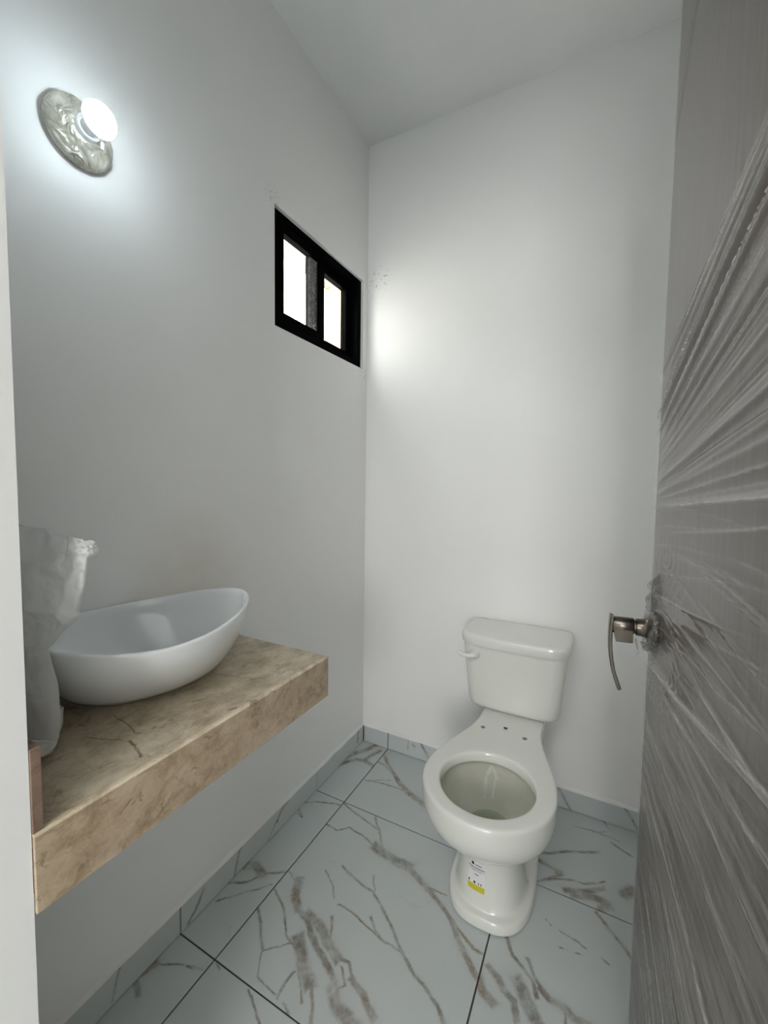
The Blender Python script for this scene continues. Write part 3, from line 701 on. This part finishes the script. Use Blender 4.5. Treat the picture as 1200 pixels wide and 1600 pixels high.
# ------------------------------------------------------------------ toilet
M_toilet = ceramic('ivory_glazed_ceramic', (.76, .77, .72), .07)
TX = .711
toilet = empty('toilet', (TX, -.3, 0), 'ivory two-piece toilet without seat standing on the tiled floor by the back wall', 'toilet')
def contour(yf, yw, yb, hw, hb, z, ef=1.0, waist=0, wy=-.36, ws=.060, cr=.025, n=44):
    """closed outline: front half super-ellipse nose from yf to yw, side to the back yb with half width hb"""
    right = []
    for k in range(n+1):
        t = math.pi/2*k/n
        right.append((hw*math.sin(t)**ef if t > 0 else 0, yw+(yf-yw)*math.cos(t)**ef if t < math.pi/2 else yw))
    m = n
    for k in range(1, m+1):
        t = k/m; y = yw+(yb-cr-yw)*t; s = (1-math.cos(math.pi*min(1, t*1.42)))/2
        w = hw+(hb-hw)*s; w -= waist*math.exp(-((y-wy)/ws)**2)
        right.append((w, y))
    for k in range(1, 9):
        t = math.pi/2*k/8; right.append((hb-cr+cr*math.cos(t), yb-cr+cr*math.sin(t)))
    right.append(((hb-cr)*.5, yb))
    pts = [Vector((TX+x, y, z)) for x, y in right] + [Vector((TX, yb, z))] + [Vector((TX-x, y, z)) for x, y in reversed(right[1:])]
    return pts
def inner(yf, yb, hw, z, ref, ex=1.0):
    """ellipse with the same number of points, matched by angle to ref"""
    cy = (yf+yb)/2; out = []; nr = len(ref)
    cyy = cy
    for p in ref:
        a = math.atan2((p.x-TX)/hw, -(p.y-cyy)/((yb-yf)/2))
        out.append(Vector((TX+hw*math.sin(a), cyy-(yb-yf)/2*math.cos(a), z)))
    return out
R = []
R.append(contour(-.578, -.42, -.09, .110, .100, .0005, .74))
R.append(contour(-.590, -.42, -.08, .121, .109, .003, .74))
R.append(contour(-.592, -.42, -.08, .122, .110, .008, .74))
R.append(contour(-.591, -.42, -.08, .121, .110, .028, .74))
R.append(contour(-.589, -.42, -.08, .119, .109, .0335, .74))
R.append(contour(-.584, -.42, -.08, .115, .106, .0365, .75))
R.append(contour(-.574, -.42, -.09, .106, .103, .0385, .76))
R.append(contour(-.570, -.43, -.09, .102, .102, .0415, .78, .010))
R.append(contour(-.568, -.43, -.09, .099, .102, .050, .78, .026))
R.append(contour(-.566, -.44, -.09, .096, .101, .070, .8, .036))
R.append(contour(-.564, -.45, -.10, .091, .099, .11, .8, .042))
R.append(contour(-.563, -.45, -.10, .086, .097, .155, .82, .042))
R.append(contour(-.563, -.45, -.10, .083, .094, .20, .84, .040))
R.append(contour(-.564, -.45, -.10, .083, .092, .221, .88, .032))
R.append(contour(-.570, -.46, -.10, .087, .092, .230, .93, .022))
R.append(contour(-.592, -.475, -.10, .101, .092, .237, .96, .012))
R.append(contour(-.628, -.49, -.10, .124, .093, .248, 1, .004))
R.append(contour(-.668, -.52, -.09, .148, .095, .268, 1))
R.append(contour(-.702, -.535, -.08, .167, .098, .298, 1))
R.append(contour(-.718, -.545, -.07, .176, .101, .330, 1))
R.append(contour(-.722, -.545, -.065, .179, .103, .360, 1))
R.append(contour(-.722, -.545, -.06, .179, .104, .386, 1))
R.append(contour(-.7215, -.545, -.06, .1785, .104, .3935, 1))
R.append(contour(-.719, -.545, -.062, .176, .102, .398, 1))
top = contour(-.714, -.545, -.066, .171, .098, .3998, 1); R.append(top)
R.append(contour(-.704, -.545, -.072, .162, .092, .400, 1))
IYF, IYB, IHW = -.682, -.425, .128
R.append(inner(IYF-.006, IYB+.006, IHW+.006, .400, top)); R.append(inner(IYF-.001, IYB+.001, IHW+.001, .3985, top))
R.append(inner(IYF+.002, IYB-.002, IHW-.002, .394, top)); R.append(inner(IYF+.004, IYB-.004, IHW-.004, .380, top)); R.append(inner(IYF+.004, IYB-.004, IHW-.004, .371, top))
R.append(inner(IYF-.000, IYB+.000, IHW+.000, .368, top)); R.append(inner(IYF-.010, IYB+.012, IHW+.010, .366, top))
R.append(inner(IYF-.010, IYB+.012, IHW+.010, .355, top)); R.append(inner(IYF-.002, IYB+.006, IHW+.002, .33, top))
R.append(inner(-.655, -.430, .108, .295, top)); R.append(inner(-.612, -.438, .088, .262, top)); R.append(inner(-.578, -.444, .064, .240, top))
R.append(inner(-.568, -.446, .056, .236, top)); R.append(inner(-.560, -.450, .050, .226, top)); R.append(inner(-.545, -.455, .042, .190, top)); R.append(inner(-.540, -.46, .036, .145, top))
bowl = reloc(obj('bowl', loft(R), M_toilet, smooth=True), toilet); subsurf(bowl)
# bowl inner colouring: darker colour than the outside, greener low down
def inner_glaze():
    m, nt, b, o = new_mat('ivory_glaze_inside'); P = coords(nt)
    s = N(nt, 'ShaderNodeSeparateXYZ'); L(nt, P, s.inputs[0])
    w = warped(nt, P, 22, .02)
    st = polyline_field(nt, w, [([(.692, -.414, .350), (.680, -.420, .325), (.678, -.430, .295), (.678, -.437, .266)], .0085), ([(.692, -.414, .350), (.705, -.416, .335), (.712, -.420, .322)], .007), ([(.708, -.418, .33), (.702, -.437, .27)], .004)])
    f = math_(nt, 'SUBTRACT', 1, st, clamp=True)
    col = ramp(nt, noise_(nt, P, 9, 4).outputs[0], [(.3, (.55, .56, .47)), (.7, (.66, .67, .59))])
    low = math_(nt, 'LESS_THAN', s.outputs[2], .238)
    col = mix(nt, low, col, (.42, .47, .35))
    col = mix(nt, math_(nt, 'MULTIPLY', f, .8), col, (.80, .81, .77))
    L(nt, col, b.inputs['Base Color']); setin(b, {'Roughness': .12}); return m
bowl.data.materials.append(inner_glaze()); bowl.data.materials.append(simple('trap_dark_cap', (.004, .005, .004), .5))  # near-black colour on the end cap stands in for the dark of the trap
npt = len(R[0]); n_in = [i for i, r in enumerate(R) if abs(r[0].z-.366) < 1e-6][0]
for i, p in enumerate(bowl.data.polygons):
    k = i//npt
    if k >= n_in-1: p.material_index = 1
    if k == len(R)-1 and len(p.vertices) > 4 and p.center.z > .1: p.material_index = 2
# tank
def rrect(cx, y0, y1, hw, z, r, n=10, bow=0):
    cy0, cy1 = y0+r, y1-r*.5; pts = []
    rb = r*.5
    for (sx, yy, rr, a0) in ((1, y0+r, r, -90), (1, y1-rb, rb, 0), (-1, y1-rb, rb, 90), (-1, y0+r, r, 180)):
        for k in range(n+1):
            a = math.radians(a0+90*k/n); pts.append(Vector((cx+sx*(hw-rr)+rr*math.cos(a), yy+rr*math.sin(a), z)))
    # insert straight-run points with a bow on the front
    out = []; m = len(pts)
    for i, p in enumerate(pts):
        out.append(p); q = pts[(i+1) % m]
        if (q-p).length > .04:
            for k in range(1, 12): out.append(p.lerp(q, k/12))
    for p in out:
        if p.y < (y0+y1)/2: p.y -= bow*(1-((p.x-cx)/hw)**2)
    return out
TC = .704
T = [(.4005, .125, -.165, .030), (.404, .138, -.176, .036), (.412, .148, -.184, .040), (.425, .153, -.188, .040), (.47, .157, -.191, .040), (.54, .163, -.196, .040), (.60, .168, -.201, .040), (.645, .171, -.205, .040)]
rings = [rrect(TC, yf, -.022, hw+.006, z, r, bow=.006) for z, hw, yf, r in T]
tank = reloc(obj('tank', loft(rings), M_toilet, smooth=True), toilet); sharp(tank, 50)
Ld = [(.6405, .172, -.208, .045), (.641, .178, -.213, .05), (.6425, .1825, -.2165, .054), (.652, .185, -.219, .056), (.664, .186, -.220, .056), (.6725, .1852, -.2192, .056), (.6765, .1825, -.2165, .055), (.6785, .178, -.212, .052), (.6793, .170, -.204, .048), (.6797, .10, -.15, .03)]
rings = [rrect(TC+.001, yf, -.012-(0.0 if hw > .16 else (.186-hw)*.3), hw, z, r, bow=.008) for z, hw, yf, r in Ld]
lid = reloc(obj('tank_lid', loft(rings), M_toilet, smooth=True), toilet); sharp(lid, 50)
# lever
M_lev = simple('white_lever_plastic', (.78, .79, .77), .25)
def tube(pts, radii, n=16, flat=1.0):
    rings = []
    for i, p in enumerate(pts):
        a = Vector(pts[max(0, i-1)]); b = Vector(pts[min(len(pts)-1, i+1)]); d = (b-a).normalized()
        u = Vector((0, 0, 1)); 
        if abs(d.dot(u)) > .9: u = Vector((0, 1, 0))
        v = d.cross(u).normalized(); u = v.cross(d).normalized()
        rings.append([Vector(p)+u*radii[i]*math.cos(2*math.pi*k/n)+v*radii[i]*flat*math.sin(2*math.pi*k/n) for k in range(n)])
    return loft(rings)
lev = reloc(obj('flush_lever', lathe([(.0, -.002), (.0185, -.002), (.0190, .004), (.0175, .009), (.0125, .014), (.0105, .020), (.0, .021)], (.578, -.2035, .607), (0, -1, 0), 32), M_lev, smooth=True), toilet); sharp(lev, 40)
pts = [(.582, -.2190, .606), (.574, -.2225, .605), (.560, -.2250, .602), (.546, -.2250, .601), (.533, -.2235, .603), (.523, -.2215, .607), (.519, -.2205, .609)]
arm = obj('lever_arm', tube(pts, [.008, .0095, .008, .0075, .008, .0085, .004]), M_lev, lev, smooth=True); arm.matrix_parent_inverse = Matrix.Identity(4)
# bolts and printed mark on the deck
M_bolt = simple('grey_bolt_cap', (.22, .23, .22), .35, metal=.4)
for x, y in ((.637, -.302), (.771, -.302)):
    o = reloc(obj('hinge_hole', lathe([(.0, 0), (.0072, 0), (.0072, .0008), (.005, .0011), (.0, .0012)], (x, y, .4000), (0, 0, 1), 20), M_bolt, smooth=True), toilet)
def blob(name, cx, cy, z, r, mat, par, sq=1):
    bm = bmesh.new(); n = 20
    ring = [(cx+r*math.cos(2*math.pi*k/n)*(1+.12*math.sin(3*2*math.pi*k/n)), cy+r*sq*math.sin(2*math.pi*k/n)*(1+.1*math.cos(2*2*math.pi*k/n))) for k in range(n)]
    bm2 = loft([[Vector((x, y, z)) for x, y in ring], [Vector((x, y, z+.0004)) for x, y in ring]])
    bm.free(); return reloc(obj(name, bm2, mat), par)
M_ink = simple('dark_red_ink', (.035, .012, .015), .5)
blob('printed_mark', .705, -.272, .4000, .0068, M_ink, toilet, 1.0)['label'] = 'dark red fruit-like brand mark on the deck'
bm = bmesh.new(); box(bm, .697, .713, -.2835, -.2825, .4000, .4004); reloc(obj('printed_mark', bm, simple('faint_ink', (.35, .3, .3), .5)), toilet)
# label on the pedestal front: follows the ceramic's lean
def ped_y(z, x):
    # front surface of the pedestal by ray cast against the evaluated bowl
    return None
dg = bpy.context.evaluated_depsgraph_get(); bpy.context.view_layer.update()
be = bowl.evaluated_get(dg)
from mathutils.bvhtree import BVHTree
bvh = BVHTree.FromObject(be, dg); mw = be.matrix_world.copy(); mwi = mw.inverted()
def front(x, z):
    h = bvh.ray_cast(mwi @ Vector((x, -1.0, z)), Vector((0, 1, 0)))
    return (mw @ h[0]).y if h[0] is not None else -.565
def decal(name, u0, u1, v0, v1, off, mat, par, shear=0, nx=8, nzz=4):
    bm = bmesh.new(); g_ = []
    for i in range(nx+1):
        for j in range(nzz+1):
            x = u0+(u1-u0)*i/nx; z = v0+(v1-v0)*j/nzz
            g_.append(bm.verts.new((x, front(x, z)-off, z)))
    for i in range(nx):
        for j in range(nzz): a = i*(nzz+1)+j; bm.faces.new((g_[a], g_[a+nzz+1], g_[a+nzz+2], g_[a+1]))
    o = obj(name, bm, mat); 
    reloc(o, toilet)
    if par is not toilet:
        o.parent = par; o.matrix_parent_inverse = Matrix.Translation(-toilet.location)
    return o
M_paper = simple('white_paper_label', (.80, .80, .80), .5); M_yel = simple('yellow_band', (.62, .56, .03), .5); M_blk = simple('black_print', (.03, .03, .03), .6); M_gryp = simple('grey_print', (.40, .38, .38), .6)
u0, u1, zt, zb = .668, .716, .166, .084
paper = decal('label_sticker', u0, u1, zb, zt, .0006, M_paper, toilet, nx=10, nzz=14); paper['label'] = 'white paper label with black print and a yellow band'
def dd(name, fx0, fx1, fz0, fz1, mat, nx=4, nzz=2):
    w, h = u1-u0, zt-zb; o = decal(name, u0+w*fx0, u0+w*fx1, zt-h*fz1, zt-h*fz0, .0010, mat, toilet, nx=nx, nzz=nzz)
    o.parent = paper; o.matrix_parent_inverse = Matrix.Translation((-toilet.location)) @ Matrix.Identity(4)
    o.matrix_parent_inverse = Matrix.Identity(4); return o
dd('yellow_band', 0, 1, .80, 1.0, M_yel, 8, 3)
dd('print', .20, .34, .05, .15, M_ink); dd('print', .42, .80, .09, .14, M_gryp)
rs = random.Random(4)
for zz, x0, x1, mt, hh in ((.205, .02, .98, M_blk, .028), (.262, .12, .80, M_gryp, .016), (.295, .05, .99, M_gryp, .016), (.325, .25, .85, M_gryp, .014), (.43, .40, .64, M_blk, .032)):
    x = x0
    while x < x1:
        w = rs.uniform(.05, .14); dd('print', x, min(x+w, x1), zz, zz+hh, mt, 2, 1); x += w+.022
for x, w in ((.03, .08), (.34, .12), (.62, .05), (.76, .05)): dd('print', x, x+w, .69, .77, M_blk, 2, 1)

# ------------------------------------------------------------------ door
PH = math.radians(4)
Tp = Vector((1.043, -.78, 0)); dirv = Vector((math.sin(PH), -math.cos(PH), 0)); nrm = Vector((-math.cos(PH), -math.sin(PH), 0))
DW, DT, DHt = .70, .040, 2.10
def dpt(s, off, z): return Tp+dirv*s+nrm*off+Vector((0, 0, z))
door = empty('door_1', dpt(DW, -DT/2, 0), 'brown wooden door standing open at the right, wrapped in creased clear stretch film', kind='structure')
def dobj(name, bm, mat, par=None, smooth=False):
    o = obj(name, bm, mat, smooth=smooth); o.parent = par or door; o.matrix_parent_inverse = Matrix.Translation(-door.location) if par is None else Matrix.Identity(4); return o
def dbox(s0, s1, o0, o1, z0, z1):
    bm = bmesh.new(); v = [bm.verts.new(dpt(s, o_, z)) for s in (s0, s1) for o_ in (o0, o1) for z in (z0, z1)]
    for q in [(0, 1, 3, 2), (4, 6, 7, 5), (0, 4, 5, 1), (2, 3, 7, 6), (0, 2, 6, 4), (1, 5, 7, 3)]: bm.faces.new([v[i] for i in q])
    return bm
def wood():
    m, nt, b, o = new_mat('brown_grey_wood'); P = coords(nt)
    mp = N(nt, 'ShaderNodeMapping'); L(nt, P, mp.inputs[0]); mp.inputs['Scale'].default_value = (30, 30, 2.2)
    n = noise_(nt, mp.outputs[0], 3, 6, .6, .6)
    c = ramp(nt, n.outputs[0], [(.3, (.060, .040, .034)), (.55, (.105, .074, .062)), (.75, (.15, .11, .092))]); L(nt, c, b.inputs['Base Color'])
    setin(b, {'Roughness': .45, 'Specular IOR Level': .35}); bump(nt, b, n.outputs[0], .2, .002); return m
M_wood = wood()
leaf = dobj('door_leaf', dbox(0, DW, -DT, 0, .008, DHt), M_wood)
# stretch film: real creases
rr = np.random.RandomState(11)
S = np.linspace(-.001, DW-.001, 150); Z = np.linspace(.012, DHt-.004, 950)
SS, ZZ = np.meshgrid(S, Z, indexing='ij'); H = np.zeros_like(SS); BU = np.zeros_like(SS)
kz = [0, .25, .45, .60, .75, .88, 1.0, 1.10, 1.17, 1.22, 1.31, 1.41, 1.5]
ks = [-.35, -.30, -.28, -.20, .05, .14, .12, .02, .06, .22, .33, .26, .30]
def ridge(s0, z0, slope, w, a, s_in=.03, s_out=.9, wob=.0):
    global H, BU
    line = z0+slope*SS+wob*np.sin(SS*14+z0*50)
    d = (ZZ-line)/w
    env = 1/(1+np.exp(-(SS-s0)/s_in))*1/(1+np.exp((SS-s_out)/.03))
    H += a*np.exp(-np.abs(d)**1.35)*env
    if a > 0: BU += min(1, a/.0014)*np.exp(-((d-.3)/.55)**2)*env*(1 if w < .0032 else .45)
for k in range(74):     # the fan above the handle
    z0 = rr.uniform(1.165, 1.415); sl = np.interp(z0, kz, ks)+rr.normal(0, .012)
    ridge(rr.uniform(-.02, .16), z0, sl, rr.choice([.0014, .002, .003, .005])*rr.uniform(.8, 1.3), rr.uniform(.0006, .0024)*rr.choice([1, 1, -.6]), rr.uniform(.01, .05))
for k in range(60):     # crossing fine creases around lock height
    z0 = rr.uniform(.86, 1.19); sl = rr.choice([-1, 1])*rr.uniform(0, .14)+.02
    s0 = rr.uniform(-.05, .4); ridge(s0, z0-sl*max(s0, 0), sl, rr.uniform(.0012, .0026), rr.uniform(.0004, .0013), .012, s0+rr.uniform(.08, .4), .002)
for k in range(130):    # long bundles below
    z0 = rr.uniform(.05, .90); sl = np.interp(z0, kz, ks)+rr.normal(0, .05)
    s0 = rr.uniform(-.05, .25); ridge(s0, z0, sl, rr.choice([.0016, .0025, .004])*rr.uniform(.8, 1.4), rr.uniform(.0004, .0017)*rr.choice([1, 1, -.7]), .04, rr.uniform(.3, 1.0), .003)
for k in range(5): ridge(-.05, 1.78+.012*k, .9, .006, .0006, .03, .25)
# star pattern round the reflected lever
s0_, z0_ = .115, .975
th = np.arctan2(ZZ-z0_, SS-s0_); rad = np.hypot(SS-s0_, (ZZ-z0_))
H += .0008*np.abs(np.sin(th*17+np.sin(rad*60)))*np.exp(-((rad-.09)/.05)**2)
H += .0012*np.sin(SS*9+ZZ*3)*np.exp(-((ZZ-1.7)/.3)**2)
# torn hole around the rose
sr, zr = .062, .975
hr = np.hypot((SS-sr)/.034, (ZZ-zr-.012)/.052)+.12*np.sin(th*9)+.1*np.sin(th*5)
H += .004*np.exp(-((hr-1.15)/.16)**2)*(1+.6*np.sin(th*23+rad*200))
H *= 1.75; H = np.clip(H, -.0016, .0105)
ns, nz_ = SS.shape
base = np.array(Tp); dv = np.array(dirv); nv = np.array(nrm)
Pn = base+SS[..., None]*dv+(H+.0022)[..., None]*nv; Pn[..., 2] = ZZ
verts = Pn.reshape(-1, 3)
idx = np.arange(ns*nz_).reshape(ns, nz_)
hc = (hr[:-1, :-1]+hr[1:, 1:])/2 > 1.0
F = np.stack([idx[:-1, :-1], idx[1:, :-1], idx[1:, 1:], idx[:-1, 1:]], -1)[hc]
me = bpy.data.meshes.new('stretch_film'); me.from_pydata(verts.tolist(), [], F.tolist()); me.update()
for p in me.polygons: p.use_smooth = True
at = me.attributes.new('bunch', 'FLOAT', 'POINT'); at.data.foreach_set('value', np.clip(BU, 0, 1.2).astype(np.float32).ravel())
def film_mat():
    m, nt, b, o = new_mat('clear_stretch_film'); P = coords(nt)
    nt.nodes.remove(b)
    tp = N(nt, 'ShaderNodeBsdfTransparent'); tp.inputs[0].default_value = (.93, .93, .93, 1)
    gl = N(nt, 'ShaderNodeBsdfGlossy'); gl.inputs['Roughness'].default_value = .085; gl.inputs[0].default_value = (.92, .92, .92, 1)
    df = N(nt, 'ShaderNodeBsdfDiffuse'); df.inputs[0].default_value = (.62, .61, .59, 1)
    bp = N(nt, 'ShaderNodeBump'); bp.inputs['Strength'].default_value = .16; bp.inputs['Distance'].default_value = .004
    mp = N(nt, 'ShaderNodeMapping'); L(nt, P, mp.inputs[0]); mp.inputs['Scale'].default_value = (6, 6, 60); L(nt, noise_(nt, mp.outputs[0], 2, 5, .6).outputs[0], bp.inputs['Height'])
    L(nt, bp.outputs[0], gl.inputs['Normal'])
    a = N(nt, 'ShaderNodeMixShader'); a.inputs[0].default_value = .17
    hz = math_(nt, 'MULTIPLY_ADD', noise_(nt, mp.outputs[0], 1.2, 4).outputs[0], .14, .0, clamp=True); at_ = N(nt, 'ShaderNodeAttribute'); at_.attribute_name = 'bunch'
    hz = math_(nt, 'MULTIPLY_ADD', at_.outputs['Fac'], .42, hz, clamp=True); L(nt, hz, a.inputs[0])
    L(nt, tp.outputs[0], a.inputs[1]); L(nt, df.outputs[0], a.inputs[2])
    f2 = math_(nt, 'MULTIPLY_ADD', schlick(nt, .045), .72, .0, clamp=True)
    c = N(nt, 'ShaderNodeMixShader'); L(nt, f2, c.inputs[0]); L(nt, a.outputs[0], c.inputs[1]); L(nt, gl.outputs[0], c.inputs[2]); L(nt, c.outputs[0], o.inputs[0])
    return m
M_film = film_mat()
film = link('stretch_film', me, M_film); film.parent = door; film.matrix_parent_inverse = Matrix.Translation(-door.location); film['label'] = 'clear stretch film with fanning creases'
# crumpled torn rim of the film round the rose
bm = bmesh.new(); rings = []; n = 120
for k in range(n+1):
    a = 2*math.pi*k/n; wob = .004*noise.noise(Vector((math.cos(a)*5, math.sin(a)*5, 0)))
    lowb = .5-.5*math.sin(a)       # fatter at the bottom
    rs_, rz_ = .034+wob, .046+wob
    th_ = .0022+.006*lowb*abs(noise.noise(Vector((math.cos(a)*6, math.sin(a)*6, 4))))+.0015
    cs = sr+math.cos(a)*rs_; cz = zr+.008+math.sin(a)*rz_; off = .004+.010*lowb+.005*noise.noise(Vector((math.cos(a)*8, 3, math.sin(a)*8)))
    ring = []
    for j in range(10):
        b_ = 2*math.pi*j/10; q = th_*(1+.5*noise.noise(Vector((k*.7, j*2.1, 1))))
        ring.append(dpt(cs+math.cos(a)*q*math.cos(b_), off+q*math.sin(b_), cz+math.sin(a)*q*math.cos(b_)))
    rings.append(ring)
dobj('torn_film', loft(rings, False, False), M_film, smooth=True)
# loose bit hanging at the edge
bm = bmesh.new(); g_ = []
for i in range(16):
    row = []
    for j in range(14):
        u, v = i/15, j/13; a = math.radians(190+95*u)
        rr_ = .028+.024*v*(1+.3*noise.noise(Vector((u*4, 1, 0))))
        row.append(bm.verts.new(dpt(sr-.004+math.cos(a)*rr_*1.1, .010+.016*v+.008*noise.noise(Vector((u*5, v*5, 2))), zr-.012+math.sin(a)*rr_*.9)))
    g_.append(row)
for i in range(15):
    for j in range(13): bm.faces.new((g_[i][j], g_[i+1][j], g_[i+1][j+1], g_[i][j+1]))
dobj('torn_film', bm, M_film, smooth=True)
# handle
def nickel():
    m, nt, b, o = new_mat('brushed_nickel'); P = coords(nt)
    c = ramp(nt, noise_(nt, P, 25, 3).outputs[0], [(.3, (.14, .122, .10)), (.7, (.20, .175, .15))]); L(nt, c, b.inputs['Base Color'])
    setin(b, {'Metallic': 1, 'Roughness': .27}); return m
M_nick = nickel()
HS, HZ = .062, .968
ho = dpt(HS, 0, HZ)
handle = dobj('door_handle', lathe([(.0, .0), (.0285, .0), (.0295, .003), (.0295, .006), (.0285, .0085), (.026, .0105), (.019, .014), (.0155, .018), (.0142, .024), (.0140, .030), (.0125, .031), (.0, .031)], ho, nrm, 48), M_nick); sharp(handle, 30)
def hsub(name, bm, sm=True):
    o = obj(name, bm, M_nick, handle); 
    if sm: sharp(o, 35)
    o.matrix_parent_inverse = Matrix.Identity(4); return o
hsub('neck', lathe([(.0, .029), (.0115, .029), (.0115, .034), (.0, .034)], ho, nrm, 32))
hsub('hub', lathe([(.0, .0335), (.0135, .0335), (.0142, .0345), (.0142, .064), (.0135, .065), (.0, .065)], ho, nrm, 40))
# block under the hub (root of the lever) and the curved flat blade
bm = bmesh.new()
v = [bm.verts.new(ho+nrm*o_+dirv*s+Vector((0, 0, z))) for s in (-.0135, .0135) for (o_, z) in ((.035, 0), (.035, -.025), (.060, -.026), (.064, -.004), (.064, 0))]
bm.faces.new(v[:5]); bm.faces.new(v[5:][::-1])
for i in range(5): bm.faces.new((v[i], v[(i+1) % 5], v[5+(i+1) % 5], v[5+i]))
hsub('lever_root', bm, False)
rings = []
path = [(.0665, .0150), (.0675, .004), (.0680, -.012), (.0678, -.028), (.0668, -.044), (.0648, -.060), (.0618, -.076), (.0580, -.090), (.0530, -.104), (.0505, -.1105)]
for i, (o_, z) in enumerate(path):
    t = i/(len(path)-1); hw = .0125-.003*t; th_ = .0029
    a = Vector(path[max(0, i-1)]); b_ = Vector(path[min(len(path)-1, i+1)]); d = (b_-a).normalized(); nn_ = Vector((-d.y, d.x))
    ring = []
    for (sw, st) in ((-1, -.6), (-.85, -1), (.85, -1), (1, -.6), (1, .6), (.85, 1), (-.85, 1), (-1, .6)):
        ring.append(ho+dirv*(hw*sw)+nrm*(o_+nn_.x*th_*st)+Vector((0, 0, z+nn_.y*th_*st)))
    rings.append(ring)
hsub('lever_blade', loft(rings))
# hinges
for z in (.25, 1.05, 1.85):
    dobj('hinge', lathe([(.0, 0), (.006, 0), (.006, .09), (.0, .09)], dpt(DW+.004, -.002, z), (0, 0, 1), 16), M_nick, smooth=True)
